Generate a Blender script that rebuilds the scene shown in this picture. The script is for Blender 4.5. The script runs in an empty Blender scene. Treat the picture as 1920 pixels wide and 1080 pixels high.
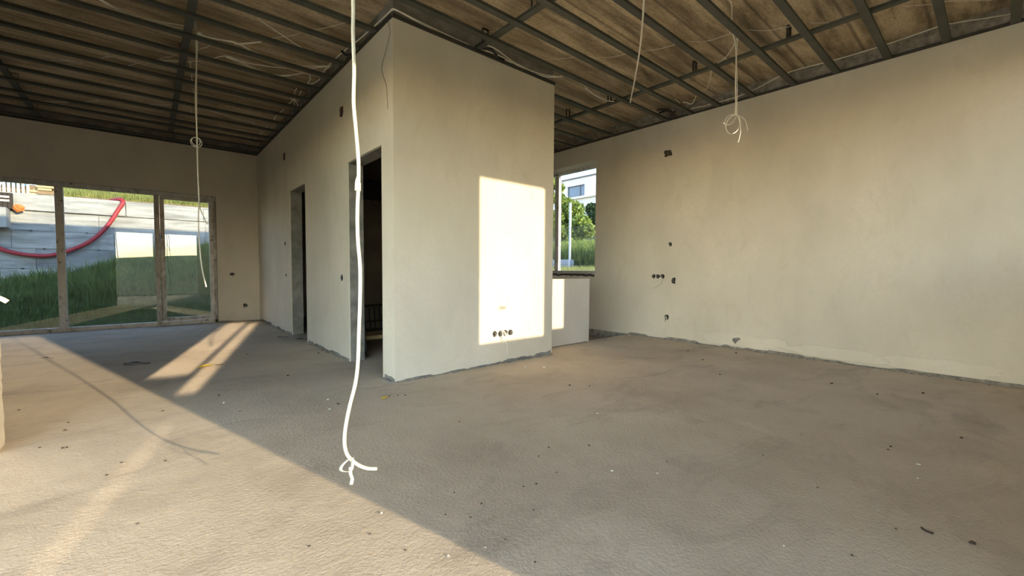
import bpy, bmesh, math, random
import numpy as np
from mathutils import Vector, Matrix
random.seed(7); RNG = np.random.default_rng(7)
SC = bpy.context.scene
COL = SC.collection

# ------------------------------------------------------------------ camera
F_PX = 787.78
CAM = np.array([0.0, 0.0, 1.0])
FW = np.array([0.65400266, 0.75521188, -0.04399468])
RT = np.array([0.75610131, -0.65442777, 0.00592426])
UP = np.array([0.02431727, 0.03713892, 0.9990142])
cd = bpy.data.cameras.new('camera'); cam = bpy.data.objects.new('camera', cd); COL.objects.link(cam)
cd.sensor_width = 36.0; cd.lens = F_PX / 1920 * 36.0; cd.clip_start = 0.02; cd.clip_end = 400
M = Matrix(((RT[0], UP[0], -FW[0], 0), (RT[1], UP[1], -FW[1], 0), (RT[2], UP[2], -FW[2], 1), (0, 0, 0, 1)))
cam.matrix_world = M
SC.camera = cam

def ray(u, v): return FW + RT * (u - 960) / F_PX - UP * (v - 540) / F_PX
def PX(u, v, x): d = ray(u, v); return CAM + d * (x / d[0])
def PY(u, v, y): d = ray(u, v); return CAM + d * (y / d[1])
def PZ(u, v, z): d = ray(u, v); return CAM + d * ((z - 1) / d[2])

# ------------------------------------------------------------------ sky, sun, exposure
SUN_EL = math.radians(12.03)
SUN_T = Vector((-0.2545 * math.cos(SUN_EL), 0.967 * math.cos(SUN_EL), -math.sin(SUN_EL))).normalized()  # travel
W = bpy.data.worlds.new('sky'); SC.world = W; W.use_nodes = True
nt = W.node_tree; nt.nodes.clear()
sky = nt.nodes.new('ShaderNodeTexSky'); sky.sky_type = 'NISHITA'; sky.sun_disc = False
sky.sun_elevation = SUN_EL; sky.sun_rotation = math.atan2(-SUN_T.x, -SUN_T.y); sky.air_density = 1.0; sky.dust_density = 0.05; sky.ozone_density = 2.5
bgn = nt.nodes.new('ShaderNodeBackground'); bgn.inputs['Strength'].default_value = 1.85
wo = nt.nodes.new('ShaderNodeOutputWorld')
wb = nt.nodes.new('ShaderNodeMix'); wb.data_type = 'RGBA'; wb.blend_type = 'MULTIPLY'; wb.inputs[0].default_value = 1.0
wb.inputs[7].default_value = (1.24, 0.965, 0.82, 1)   # daylight white balance of the photograph
nt.links.new(sky.outputs[0], wb.inputs[6]); nt.links.new(wb.outputs[2], bgn.inputs[0]); nt.links.new(bgn.outputs[0], wo.inputs[0])
sl = bpy.data.lights.new('sun', 'SUN'); sl.energy = 14.8; sl.color = (1.0, 0.79, 0.50); sl.angle = math.radians(0.55)
so = bpy.data.objects.new('sun', sl); COL.objects.link(so)
so.rotation_euler = SUN_T.to_track_quat('-Z', 'Y').to_euler(); so.location = (5, -20, 12)
# area lamps added in place of sunlight mirrored by the left glazing: narrow beams
SUN_M = Vector((-SUN_T.x, SUN_T.y, SUN_T.z))
def glint(name, c0, c1, yc, y_near, y_far, watts):
    cm = (c0 + c1) / 2; k = math.tan(SUN_EL) / 0.967
    z0, z1 = (y_near - yc) * k, (y_far - yc) * k
    l = bpy.data.lights.new(name, 'AREA'); l.shape = 'RECTANGLE'
    l.size = (c1 - c0) * 0.967; l.size_y = (z1 - z0) * math.cos(SUN_EL); l.spread = math.radians(1.1)
    l.energy = watts * l.size * l.size_y; l.color = (1.0, 0.80, 0.54)
    o = bpy.data.objects.new(name, l); COL.objects.link(o)
    o.location = (cm + 0.263 * yc, yc, (z0 + z1) / 2)
    zc = -SUN_M; xc = Vector((0, 0, 1)).cross(zc).normalized(); yv = zc.cross(xc)
    o.rotation_euler = Matrix((xc, yv, zc)).transposed().to_euler()
glint('mirrored_sun_lamp', -1.335, -1.03, 1.37, 4.95, 9.02, 10.0)
glint('mirrored_sun_lamp', -0.965, -0.83, 0.0, 4.2, 8.85, 10.0)
glint('mirrored_sun_lamp', -0.87, -0.78, -0.3, 1.2, 3.4, 2.2)
SC.view_settings.view_transform = 'Standard'; SC.view_settings.look = 'None'
SC.view_settings.gamma = 1.0; SC.view_settings.use_curve_mapping = False
SC.view_settings.exposure = 0.68
SC.cycles.use_denoising = True; SC.cycles.denoising_prefilter = 'ACCURATE'
SC.cycles.max_bounces = 14; SC.cycles.diffuse_bounces = 9; SC.cycles.transparent_max_bounces = 24
SC.cycles.glossy_bounces = 4; SC.cycles.caustics_reflective = False; SC.cycles.caustics_refractive = False
SC.cycles.sample_clamp_indirect = 8.0

# ------------------------------------------------------------------ dimensions
H = 3.124; ZS = 3.30; XB = 1.614; XB2 = 3.600; YB = 3.428; YF = 9.301; XR = 5.685; YR = -0.80; XL = -1.0

# ------------------------------------------------------------------ materials
def nodes(name):
    m = bpy.data.materials.new(name); m.use_nodes = True; t = m.node_tree
    b = t.nodes['Principled BSDF']; return m, t, b
def N(t, kind, **kw):
    n = t.nodes.new(kind)
    for k, v in kw.items():
        if k.startswith('_'): n.inputs[k[1:].replace('_', ' ')].default_value = v
        else: setattr(n, k, v)
    return n
def noise(t, vec, scale, detail=5, rough=0.55, stretch=None, dist=0.0):
    if stretch:
        mp = N(t, 'ShaderNodeMapping'); mp.inputs['Scale'].default_value = stretch
        t.links.new(vec, mp.inputs['Vector']); vec = mp.outputs[0]
    n = N(t, 'ShaderNodeTexNoise'); n.inputs['Scale'].default_value = scale; n.inputs['Detail'].default_value = detail
    n.inputs['Roughness'].default_value = rough; n.inputs['Distortion'].default_value = dist
    t.links.new(vec, n.inputs['Vector']); return n.outputs['Fac']
def ramp(t, fac, stops):
    r = N(t, 'ShaderNodeValToRGB'); e = r.color_ramp.elements
    while len(e) < len(stops): e.new(0.5)
    for i, (p, c) in enumerate(stops):
        e[i].position = p; e[i].color = (*c, 1) if len(c) == 3 else c
    t.links.new(fac, r.inputs[0]); return r.outputs[0]
def mix(t, a, b, fac, mode='MIX'):
    n = N(t, 'ShaderNodeMix', data_type='RGBA', blend_type=mode)
    if hasattr(fac, 'is_output'): t.links.new(fac, n.inputs[0])
    else: n.inputs[0].default_value = fac
    for s, k in ((a, 6), (b, 7)):
        if hasattr(s, 'is_output'): t.links.new(s, n.inputs[k])
        else: n.inputs[k].default_value = (*s, 1)
    return n.outputs[2]
def bump(t, b, items):
    prev = None
    for fac, st, dist in items:
        n = N(t, 'ShaderNodeBump'); n.inputs['Strength'].default_value = st; n.inputs['Distance'].default_value = dist
        t.links.new(fac, n.inputs['Height'])
        if prev: t.links.new(prev, n.inputs['Normal'])
        prev = n.outputs[0]
    t.links.new(prev, b.inputs['Normal'])
def co(t): return N(t, 'ShaderNodeTexCoord').outputs['Object']

def mat_mottled(name, lo, hi, scale=3.0, rough=0.85, fine=120, fine_d=0.002, stretch=None, metallic=0.0, lump=None):
    m, t, b = nodes(name); v = co(t)
    f = noise(t, v, scale, 6, 0.6, stretch)
    t.links.new(ramp(t, f, [(0.3, lo), (0.7, hi)]), b.inputs['Base Color'])
    b.inputs['Roughness'].default_value = rough; b.inputs['Metallic'].default_value = metallic
    it = []
    if lump: it.append((noise(t, v, lump[0], 3), 0.5, lump[1]))
    it.append((noise(t, v, fine, 3), 0.5, fine_d)); bump(t, b, it)
    return m

def mat_plaster(name, base=(0.75, 0.69, 0.585)):
    m, t, b = nodes(name); v = co(t)
    lo = tuple(c * 0.86 for c in base); hi = tuple(min(1, c * 1.06) for c in base)
    c = ramp(t, noise(t, v, 1.3, 5, 0.55, (1, 1, 0.6)), [(0.32, lo), (0.68, hi)])
    c = mix(t, c, tuple(x * y for x, y in zip(base, (0.84, 0.82, 0.78))), ramp(t, noise(t, v, 4.5, 6, 0.7, (1, 1, 0.5), 0.6), [(0.54, (0, 0, 0)), (0.78, (0.8,) * 3)]))
    c = mix(t, c, tuple(x * 0.93 for x in base), ramp(t, noise(t, v, 38, 4, 0.7), [(0.45, (0, 0, 0)), (0.8, (1, 1, 1))]))
    t.links.new(c, b.inputs['Base Color']); b.inputs['Roughness'].default_value = 0.9
    b.inputs['Specular IOR Level'].default_value = 0.2
    bump(t, b, [(noise(t, v, 5, 4), 0.35, 0.012), (noise(t, v, 90, 3), 0.35, 0.0015)])
    return m

def mat_floor():
    m, t, b = nodes('screed'); v = co(t)
    c = ramp(t, noise(t, v, 0.9, 6, 0.6), [(0.30, (0.45, 0.375, 0.29)), (0.52, (0.56, 0.475, 0.37)), (0.75, (0.635, 0.55, 0.435))])
    c = mix(t, c, (0.31, 0.26, 0.205), ramp(t, noise(t, v, 2.2, 8, 0.7, (0.6, 1.2, 1), 0.8), [(0.52, (0, 0, 0)), (0.78, (0.85,) * 3)]))
    c = mix(t, c, (0.68, 0.62, 0.52), ramp(t, noise(t, v, 3.1, 7, 0.7, (1.4, 0.5, 1), 0.5), [(0.60, (0, 0, 0)), (0.80, (0.6,) * 3)]))
    c = mix(t, c, (0.45, 0.385, 0.31), ramp(t, noise(t, v, 55, 4, 0.7), [(0.55, (0, 0, 0)), (0.75, (0.5,) * 3)]))
    t.links.new(c, b.inputs['Base Color']); b.inputs['Roughness'].default_value = 0.85
    b.inputs['Specular IOR Level'].default_value = 0.25
    bump(t, b, [(noise(t, v, 7, 5, 0.6), 0.5, 0.014), (noise(t, v, 60, 4, 0.65), 0.9, 0.0055), (noise(t, v, 160, 3, 0.6), 0.8, 0.0022)])
    return m

def mat_slab():
    m, t, b = nodes('shuttered_slab'); v = co(t)
    c = ramp(t, noise(t, v, 2.4, 8, 0.68, (0.35, 1.6, 1), 0.4), [(0.28, (0.11, 0.077, 0.045)), (0.46, (0.42, 0.325, 0.215)), (0.58, (0.62, 0.50, 0.345)), (0.78, (0.72, 0.62, 0.46))])
    c = mix(t, c, (0.05, 0.036, 0.022), ramp(t, noise(t, v, 1.5, 5, 0.6, (0.15, 2.6, 1), 0.2), [(0.52, (0, 0, 0)), (0.70, (0.85,) * 3)]))
    c = mix(t, c, (0.10, 0.075, 0.05), ramp(t, noise(t, v, 14, 5, 0.75, (0.2, 1.5, 1)), [(0.50, (0, 0, 0)), (0.72, (0.6,) * 3)]))
    c = mix(t, c, (0.70, 0.66, 0.58), ramp(t, noise(t, v, 5, 9, 0.8, (1, 1, 1), 1.5), [(0.715, (0, 0, 0)), (0.75, (0.9,) * 3)]))
    w = N(t, 'ShaderNodeTexWave', wave_type='BANDS', bands_direction='Y'); w.inputs['Scale'].default_value = 0.63
    w.inputs['Distortion'].default_value = 0.25; w.inputs['Detail'].default_value = 2
    t.links.new(v, w.inputs['Vector'])
    seam = ramp(t, w.outputs['Fac'], [(0.0, (1, 1, 1)), (0.012, (0, 0, 0))])
    c = mix(t, c, (0.07, 0.055, 0.04), mix(t, (0, 0, 0), seam, 0.6))
    c = mix(t, c, (0.09, 0.065, 0.04), ramp(t, noise(t, v, 34, 5, 0.8), [(0.50, (0, 0, 0)), (0.68, (0.55,) * 3)]))
    t.links.new(c, b.inputs['Base Color']); b.inputs['Roughness'].default_value = 0.75
    bump(t, b, [(noise(t, v, 18, 5, 0.7, (0.2, 1, 1)), 0.4, 0.006)])
    return m

def mat_plain(name, col, rough=0.5, metallic=0.0, spec=0.5):
    m, t, b = nodes(name); v = co(t)
    lo = tuple(c * 0.88 for c in col); hi = tuple(min(1, c * 1.08) for c in col)
    t.links.new(ramp(t, noise(t, v, 14, 4), [(0.3, lo), (0.7, hi)]), b.inputs['Base Color'])
    b.inputs['Roughness'].default_value = rough; b.inputs['Metallic'].default_value = metallic
    b.inputs['Specular IOR Level'].default_value = spec
    return m

def mat_frame(name, dirt=0.35):
    # white plastic with print dashes of its protective film and smeared dirt
    m, t, b = nodes(name); v = co(t)
    c = ramp(t, noise(t, v, 8, 5), [(0.3, (0.60, 0.57, 0.52)), (0.7, (0.74, 0.72, 0.68))])
    c = mix(t, c, (0.20, 0.14, 0.09), ramp(t, noise(t, v, 7, 8, 0.75, (1, 1, 0.6), 1.0), [(0.62 - dirt * 0.25, (0, 0, 0)), (0.85 - dirt * 0.2, (0.85,) * 3)]))
    c = mix(t, c, (0.12, 0.11, 0.11), ramp(t, noise(t, v, 26, 2, 0.5, (0.5, 0.5, 0.5)), [(0.66, (0, 0, 0)), (0.70, (0.7,) * 3)]))
    t.links.new(c, b.inputs['Base Color']); b.inputs['Roughness'].default_value = 0.45
    return m

def mat_glass(name='window_glass', tint=(0.52, 0.555, 0.58), base=0.10, top=0.9):
    m = bpy.data.materials.new(name); m.use_nodes = True; t = m.node_tree; t.nodes.clear()
    o = N(t, 'ShaderNodeOutputMaterial'); tr = N(t, 'ShaderNodeBsdfTransparent'); gl = N(t, 'ShaderNodeBsdfGlossy')
    tr.inputs[0].default_value = (*tint, 1); gl.inputs['Roughness'].default_value = 0.0; gl.inputs[0].default_value = (0.95, 0.97, 1.0, 1)
    lw = N(t, 'ShaderNodeLayerWeight'); lw.inputs[0].default_value = 0.5
    p = N(t, 'ShaderNodeMath', operation='POWER'); p.inputs[1].default_value = 4.0
    t.links.new(lw.outputs['Facing'], p.inputs[0])
    ma = N(t, 'ShaderNodeMath', operation='MULTIPLY_ADD'); ma.inputs[1].default_value = top; ma.inputs[2].default_value = base
    t.links.new(p.outputs[0], ma.inputs[0])
    mx = N(t, 'ShaderNodeMixShader'); t.links.new(ma.outputs[0], mx.inputs[0]); t.links.new(tr.outputs[0], mx.inputs[1]); t.links.new(gl.outputs[0], mx.inputs[2])
    t.links.new(mx.outputs[0], o.inputs[0]); return m

def mat_leaf(name, lo, hi, scale=3.0):
    m, t, b = nodes(name); v = co(t)
    c = ramp(t, noise(t, v, scale, 5, 0.7), [(0.3, lo), (0.7, hi)])
    t.links.new(c, b.inputs['Base Color']); b.inputs['Roughness'].default_value = 0.6
    tl = N(t, 'ShaderNodeBsdfTranslucent'); t.links.new(c, tl.inputs[0])
    mx = N(t, 'ShaderNodeMixShader'); mx.inputs[0].default_value = 0.3
    o = t.nodes['Material Output']; t.links.new(b.outputs[0], mx.inputs[1]); t.links.new(tl.outputs[0], mx.inputs[2]); t.links.new(mx.outputs[0], o.inputs[0])
    return m

m_plaster = mat_plaster('plaster')
m_board = mat_plaster('parapet_plaster', (0.70, 0.665, 0.60))
m_conc = mat_mottled('grey_concrete', (0.16, 0.15, 0.135), (0.36, 0.34, 0.31), 6.0, 0.9, 60, 0.004, lump=(14, 0.015))
m_lining = mat_mottled('raw_block_room', (0.20, 0.165, 0.12), (0.30, 0.25, 0.18), 3.0, 0.9, 50, 0.003)
m_beam = mat_mottled('rough_beam', (0.15, 0.135, 0.12), (0.42, 0.39, 0.34), 16.0, 0.95, 45, 0.006)
m_floor = mat_floor()
m_floor2 = mat_mottled('lower_floor', (0.20, 0.16, 0.12), (0.32, 0.26, 0.20), 2.0)  # shade of the dropped strip is put into this darker brown
m_slab = mat_slab()
m_steel = mat_mottled('zinc_steel', (0.055, 0.058, 0.05), (0.088, 0.092, 0.08), 5.0, 0.6, 200, 0.0005, metallic=0.15)
m_darksteel = mat_plain('dark_steel', (0.06, 0.055, 0.05), 0.6, 0.3)
m_cable = mat_plain('white_cable', (0.62, 0.61, 0.53), 0.5)
m_cable_lift = mat_plain('lifted_cable', (0.82, 0.78, 0.70), 0.55)  # paler copy of the cable white, lifts cables that hang in shade
m_tape = mat_plain('white_tape', (0.56, 0.55, 0.50), 0.55)
m_black = mat_plain('black_plastic', (0.012, 0.012, 0.013), 0.5)
m_redbox = mat_plain('maroon_plastic', (0.09, 0.02, 0.02), 0.6)
m_wire = mat_plain('grey_wire', (0.30, 0.28, 0.25), 0.6)
m_frame = mat_frame('window_plastic', 0.45)
m_frame_d = mat_frame('stained_plastic', 0.95)
m_glass = mat_glass('window_glass')
m_glass_s = mat_glass('side_glass', (0.57, 0.60, 0.66), 0.04, 0.6)
m_glass_b = mat_glass('rear_glass', (0.60, 0.605, 0.61), 0.04, 0.6)
m_glass_r = mat_glass('clear_glass', (0.95, 0.965, 0.96), 0.03, 0.6)
m_bounce_ground = mat_mottled('pale_bounce_ground', (0.36, 0.32, 0.26), (0.55, 0.50, 0.42), 6, 0.95, 40, 0.01)  # made-up pale ground, reflects sunlight in through the left glazing
m_soil = mat_mottled('soil', (0.22, 0.14, 0.08), (0.36, 0.24, 0.14), 4, 0.95, 30, 0.02)
m_turf = mat_mottled('turf', (0.035, 0.06, 0.015), (0.10, 0.13, 0.035), 5, 0.95, 25, 0.03)
m_grass = mat_leaf('grass_blades', (0.015, 0.045, 0.01), (0.26, 0.34, 0.08), 7.0)
m_grass_y = mat_leaf('dry_grass', (0.20, 0.25, 0.05), (0.55, 0.52, 0.18), 6.0)
m_leaf = mat_leaf('leaves', (0.08, 0.16, 0.025), (0.46, 0.52, 0.10), 5.0)
m_weed = mat_leaf('weeds', (0.08, 0.15, 0.025), (0.50, 0.56, 0.10), 6.0)
m_leaf_d = mat_leaf('dark_leaves', (0.02, 0.05, 0.015), (0.06, 0.11, 0.03), 2.0)
m_bark = mat_plain('bark', (0.12, 0.09, 0.06), 0.9)
def mat_cast(name, base):
    m, t, b = nodes(name); v = co(t)
    c = ramp(t, noise(t, v, 2.0, 7, 0.7, (0.5, 1, 4.0)), [(0.30, tuple(x * 0.42 for x in base)), (0.70, tuple(x * 1.2 for x in base))])
    c = mix(t, c, tuple(x * 0.5 for x in base), ramp(t, noise(t, v, 5.0, 6, 0.75, (1.6, 1, 0.5)), [(0.56, (0, 0, 0)), (0.72, (0.75,) * 3)]))
    c = mix(t, c, tuple(min(0.8, x * 1.35) for x in base), ramp(t, noise(t, v, 9.0, 6, 0.7, (0.5, 1, 2.0)), [(0.58, (0, 0, 0)), (0.74, (0.7,) * 3)]))
    t.links.new(c, b.inputs['Base Color']); b.inputs['Roughness'].default_value = 0.9
    bump(t, b, [(noise(t, v, 12, 5, 0.6, (0.5, 1, 2)), 0.6, 0.02)]); return m
m_cast = mat_cast('cast_concrete', (0.50, 0.475, 0.43)); m_cast2 = mat_cast('dark_cast_concrete', (0.38, 0.365, 0.345))
m_hose = mat_plain('red_hose', (0.42, 0.03, 0.04), 0.45)
m_orange = mat_plain('orange_cloth', (0.75, 0.22, 0.05), 0.8)
m_blue = mat_plain('blue_tarp', (0.02, 0.38, 0.62), 0.5)
m_wood = mat_mottled('fresh_timber', (0.55, 0.38, 0.17), (0.72, 0.55, 0.30), 5, 0.8, 60, 0.002, (0.3, 2, 2))
m_pale = mat_plain('pale_wood', (0.70, 0.62, 0.50), 0.8)
m_darkwood = mat_plain('dark_wood', (0.05, 0.035, 0.025), 0.85)
m_house = mat_mottled('white_render', (0.78, 0.74, 0.70), (0.88, 0.85, 0.81), 1.2, 0.9)
m_housewin = mat_plain('dark_pane', (0.10, 0.13, 0.16), 0.08, 0.0, 0.8)
m_anthr = mat_plain('anthracite', (0.10, 0.12, 0.13), 0.5)
m_white = mat_plain('white_paint', (0.75, 0.74, 0.70), 0.5)
m_yleaf = mat_plain('yellow_leaf', (0.70, 0.50, 0.04), 0.7)
m_dleaf = mat_plain('brown_leaf', (0.05, 0.035, 0.025), 0.85)
m_crumb = mat_plain('dark_crumb', (0.07, 0.055, 0.04), 0.9)
m_wcrumb = mat_plain('white_crumb', (0.72, 0.70, 0.64), 0.9)

# ------------------------------------------------------------------ helpers
def link(o, parent=None):
    COL.objects.link(o)
    if parent is not None: o.parent = parent
    return o
def mesh(name, verts, faces, mat, parent=None, smooth=False):
    me = bpy.data.meshes.new(name); me.from_pydata([tuple(map(float, v)) for v in verts], [], [tuple(f) for f in faces])
    me.materials.append(mat)
    if smooth: me.polygons.foreach_set('use_smooth', [True] * len(me.polygons))
    me.update(); return link(bpy.data.objects.new(name, me), parent)
def fixn(o):
    bm = bmesh.new(); bm.from_mesh(o.data); bmesh.ops.remove_doubles(bm, verts=bm.verts, dist=1e-5)
    bmesh.ops.recalc_face_normals(bm, faces=bm.faces); bm.to_mesh(o.data); bm.free(); return o
def box_vf(x0, x1, y0, y1, z0, z1, off=0):
    v = [(x0, y0, z0), (x1, y0, z0), (x1, y1, z0), (x0, y1, z0), (x0, y0, z1), (x1, y0, z1), (x1, y1, z1), (x0, y1, z1)]
    f = [(0, 3, 2, 1), (4, 5, 6, 7), (0, 1, 5, 4), (1, 2, 6, 5), (2, 3, 7, 6), (3, 0, 4, 7)]
    return v, [tuple(i + off for i in q) for q in f]
def boxes(name, lst, mat, parent=None, bevel=0.0):
    V, Fc = [], []
    for b in lst:
        v, f = box_vf(*b, off=len(V)); V += v; Fc += f
    o = mesh(name, V, Fc, mat, parent)
    if bevel: md = o.modifiers.new('bevel', 'BEVEL'); md.width = bevel; md.segments = 2; md.limit_method = 'ANGLE'
    return o
def box(name, x0, x1, y0, y1, z0, z1, mat, parent=None, bevel=0.0): return boxes(name, [(x0, x1, y0, y1, z0, z1)], mat, parent, bevel)
def spline(pts, n=8):
    P = [np.array(p, float) for p in pts]
    if len(P) < 3:
        return [P[0] + (P[1] - P[0]) * k / n for k in range(n + 1)]
    Q = [2 * P[0] - P[1]] + P + [2 * P[-1] - P[-2]]; out = []
    for i in range(1, len(Q) - 2):
        for k in range(n):
            t = k / n; a, b, c, d = Q[i - 1], Q[i], Q[i + 1], Q[i + 2]
            out.append(0.5 * (2 * b + (c - a) * t + (2 * a - 5 * b + 4 * c - d) * t * t + (3 * b - a - 3 * c + d) * t ** 3))
    out.append(P[-1]); return out
def tube_vf(pts, r, sides=7, n=8, sm=True, off=0):
    P = spline(pts, n) if sm else [np.array(p, float) for p in pts]
    V, Fc = [], []; prev = None
    for i, p in enumerate(P):
        tg = P[min(i + 1, len(P) - 1)] - P[max(i - 1, 0)]; tg = tg / (np.linalg.norm(tg) + 1e-9)
        if prev is None:
            a = np.array([0, 0, 1.0]) if abs(tg[2]) < 0.9 else np.array([1.0, 0, 0])
        else: a = prev
        a = a - tg * (a @ tg); a = a / (np.linalg.norm(a) + 1e-9); prev = a; b = np.cross(tg, a)
        rr = r[i * (len(r) - 1) // max(1, len(P) - 1)] if isinstance(r, (list, tuple)) else r
        for k in range(sides):
            an = 2 * math.pi * k / sides; V.append(p + rr * (a * math.cos(an) + b * math.sin(an)))
    for i in range(len(P) - 1):
        for k in range(sides):
            q = (k + 1) % sides; Fc.append((off + i * sides + k, off + i * sides + q, off + (i + 1) * sides + q, off + (i + 1) * sides + k))
    Fc.append(tuple(off + k for k in reversed(range(sides)))); Fc.append(tuple(off + (len(P) - 1) * sides + k for k in range(sides)))
    return V, Fc
def tube(name, pts, r, mat, parent=None, sides=7, n=8, sm=True):
    V, Fc = tube_vf(pts, r, sides, n, sm); return mesh(name, V, Fc, mat, parent, True)
def tubes(name, lst, r, mat, parent=None, sides=6, n=6, sm=True):
    V, Fc = [], []
    for pts in lst:
        v, f = tube_vf(pts, r, sides, n, sm, len(V)); V += v; Fc += f
    return mesh(name, V, Fc, mat, parent, True)
def empty(name, loc=(0, 0, 0)):
    # parts are built in world coordinates, so the empty stays unrotated and parts keep their place
    o = bpy.data.objects.new(name, None); o.empty_display_size = 0.1; COL.objects.link(o); o.location = tuple(map(float, loc)); return o
def adopt(root):
    bpy.context.view_layer.update()
    for c in root.children: c.matrix_parent_inverse = Matrix.Translation(-Vector(root.location))
def tag(o, label, cat, group=None, kind=None):
    o['label'] = label; o['category'] = cat
    if group: o['group'] = group
    if kind: o['kind'] = kind
    return o
def structure(o, label, cat): return tag(o, label, cat, kind='structure')

def grid_wall(name, axis, a0, a1, s0, s1, z0, z1, holes, mat, parent=None):
    """Slab perpendicular to `axis` between a0..a1, spanning s along the other axis, with rectangular holes (s0,s1,z0,z1)."""
    S = sorted({s0, s1, *[h[0] for h in holes], *[h[1] for h in holes]}); S = [s for s in S if s0 <= s <= s1]
    Z = sorted({z0, z1, *[h[2] for h in holes], *[h[3] for h in holes]}); Z = [z for z in Z if z0 <= z <= z1]
    def solid(i, j):
        if i < 0 or j < 0 or i >= len(S) - 1 or j >= len(Z) - 1: return False
        cs, cz = (S[i] + S[i + 1]) / 2, (Z[j] + Z[j + 1]) / 2
        return not any(h[0] < cs < h[1] and h[2] < cz < h[3] for h in holes)
    V, Fc = [], []
    def P(a, s, z): return (a, s, z) if axis == 'x' else (s, a, z)
    def quad(*p):
        k = len(V); V.extend(p); Fc.append((k, k + 1, k + 2, k + 3))
    for i in range(len(S) - 1):
        for j in range(len(Z) - 1):
            if not solid(i, j): continue
            l, r, b, t = S[i], S[i + 1], Z[j], Z[j + 1]
            quad(P(a0, l, b), P(a0, r, b), P(a0, r, t), P(a0, l, t)); quad(P(a1, l, b), P(a1, l, t), P(a1, r, t), P(a1, r, b))
            if not solid(i - 1, j): quad(P(a0, l, b), P(a0, l, t), P(a1, l, t), P(a1, l, b))
            if not solid(i + 1, j): quad(P(a0, r, b), P(a1, r, b), P(a1, r, t), P(a0, r, t))
            if not solid(i, j - 1): quad(P(a0, l, b), P(a1, l, b), P(a1, r, b), P(a0, r, b))
            if not solid(i, j + 1): quad(P(a0, l, t), P(a0, r, t), P(a1, r, t), P(a1, l, t))
    return fixn(mesh(name, V, Fc, mat, parent))

def ragged(s0, s1, lo, hi, step=0.05, seed=1):
    """Irregular bottom edge of a plaster coat: list of (s, z)."""
    r = random.Random(seed); out = []; s = s0; z = r.uniform(lo, hi); left = 0
    while s < s1:
        if left <= 0: z = r.uniform(lo, hi); left = r.randint(1, 9)
        left -= 1
        out.append((s, max(0.002, z + r.uniform(-0.005, 0.005)))); s += step * r.uniform(0.4, 1.3)
    out.append((s1, z)); return out

def plaster_coat(name, axis, a, depth, edge, top, holes, mat, parent):
    """Plaster skin standing `depth` proud of plane a, ragged lower edge, rectangular holes (s0,s1,z0,z1)."""
    S = sorted(set([e[0] for e in edge] + [h[k] for h in holes for k in (0, 1)]))
    es = [e[0] for e in edge]; ez = [e[1] for e in edge]
    V, Fc = [], []
    def P(d, s, z): return (a + d, s, z) if axis == 'x' else (s, a + d, z)
    def quad(*p):
        k = len(V); V.extend(p); Fc.append((k, k + 1, k + 2, k + 3))
    for i in range(len(S) - 1):
        l, r = S[i], S[i + 1]; m = (l + r) / 2
        if r - l < 1e-5: continue
        bl, br = float(np.interp(l, es, ez)), float(np.interp(r, es, ez))
        segs = [((bl, br), (top, top))]
        for h in holes:
            if h[0] < m < h[1]:
                new = []
                for (b0, b1), (t0, t1) in segs:
                    if h[2] > max(b0, b1) + 0.02: new.append(((b0, b1), (h[2], h[2])))
                    if h[3] < t0 - 0.01: new.append(((h[3], h[3]), (t0, t1)))
                segs = new
        for (b0, b1), (t0, t1) in segs:
            quad(P(depth, l, b0), P(depth, r, b1), P(depth, r, t1), P(depth, l, t0))
            quad(P(depth, l, b0), P(0, l, b0), P(0, r, b1), P(depth, r, b1))
            quad(P(depth, l, t0), P(depth, r, t1), P(0, r, t1), P(0, l, t0))
    for h in holes:
        for s in (h[0], h[1]): quad(P(0, s, max(h[2], 0)), P(depth, s, max(h[2], 0)), P(depth, s, h[3]), P(0, s, h[3]))
    for s in (S[0], S[-1]): quad(P(0, s, 0.03), P(depth, s, 0.03), P(depth, s, top), P(0, s, top))
    return fixn(mesh(name, V, Fc, mat, parent))

# ------------------------------------------------------------------ setting: floor, ceiling, walls
YD = 3.745   # edge where the screed stops and the floor drops
fl = boxes('floor', [(-4.5, XB2 + 0.05, -1.3, YF + 0.35, -0.12, 0.0), (XB2 + 0.05, XR + 0.02, -1.3, YD, -0.12, 0.0)], m_floor)
structure(fl, 'bare beige cement screed floor with sun patches', 'floor')
fl2 = box('floor', XB2 + 0.02, XR + 0.02, YD - 0.3, YF + 0.3, -0.4, -0.108, m_floor2)
structure(fl2, 'lower brown strip of floor behind the parapet', 'floor')
ce = box('ceiling', -4.8, XR + 0.3, -1.05, YF + 0.32, ZS, 3.62, m_slab)
structure(ce, 'stained board-marked concrete ceiling slab above the steel grid', 'ceiling')

DOOR_R = [(-1.01, 1.46, -0.3, 2.26)]
WIN_R = [(3.61, 5.40, 1.12, 2.95)]
wr = grid_wall('wall_rear', 'y', -1.0, YR, XL - 0.3, XR + 0.3, -0.3, ZS, DOOR_R + WIN_R, m_plaster)
structure(wr, 'plastered wall behind the viewer with glazed openings', 'wall')
WRH = (4.43, 6.75, 0.925, 2.835)
wri = grid_wall('wall_right', 'x', XR, XR + 0.30, -1.0, YF + 0.3, -0.4, ZS, [WRH], m_beam)
structure(wri, 'long cream plastered wall with wire outlets on the right', 'wall')
plaster_coat('plaster_coat', 'x', XR, -0.014, ragged(YR, YD, 0.012, 0.05, 0.07, 3) + ragged(YD + 0.001, YF, -0.1, -0.09, 0.3, 4), H + 0.006, [WRH], m_plaster, wri)
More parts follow.
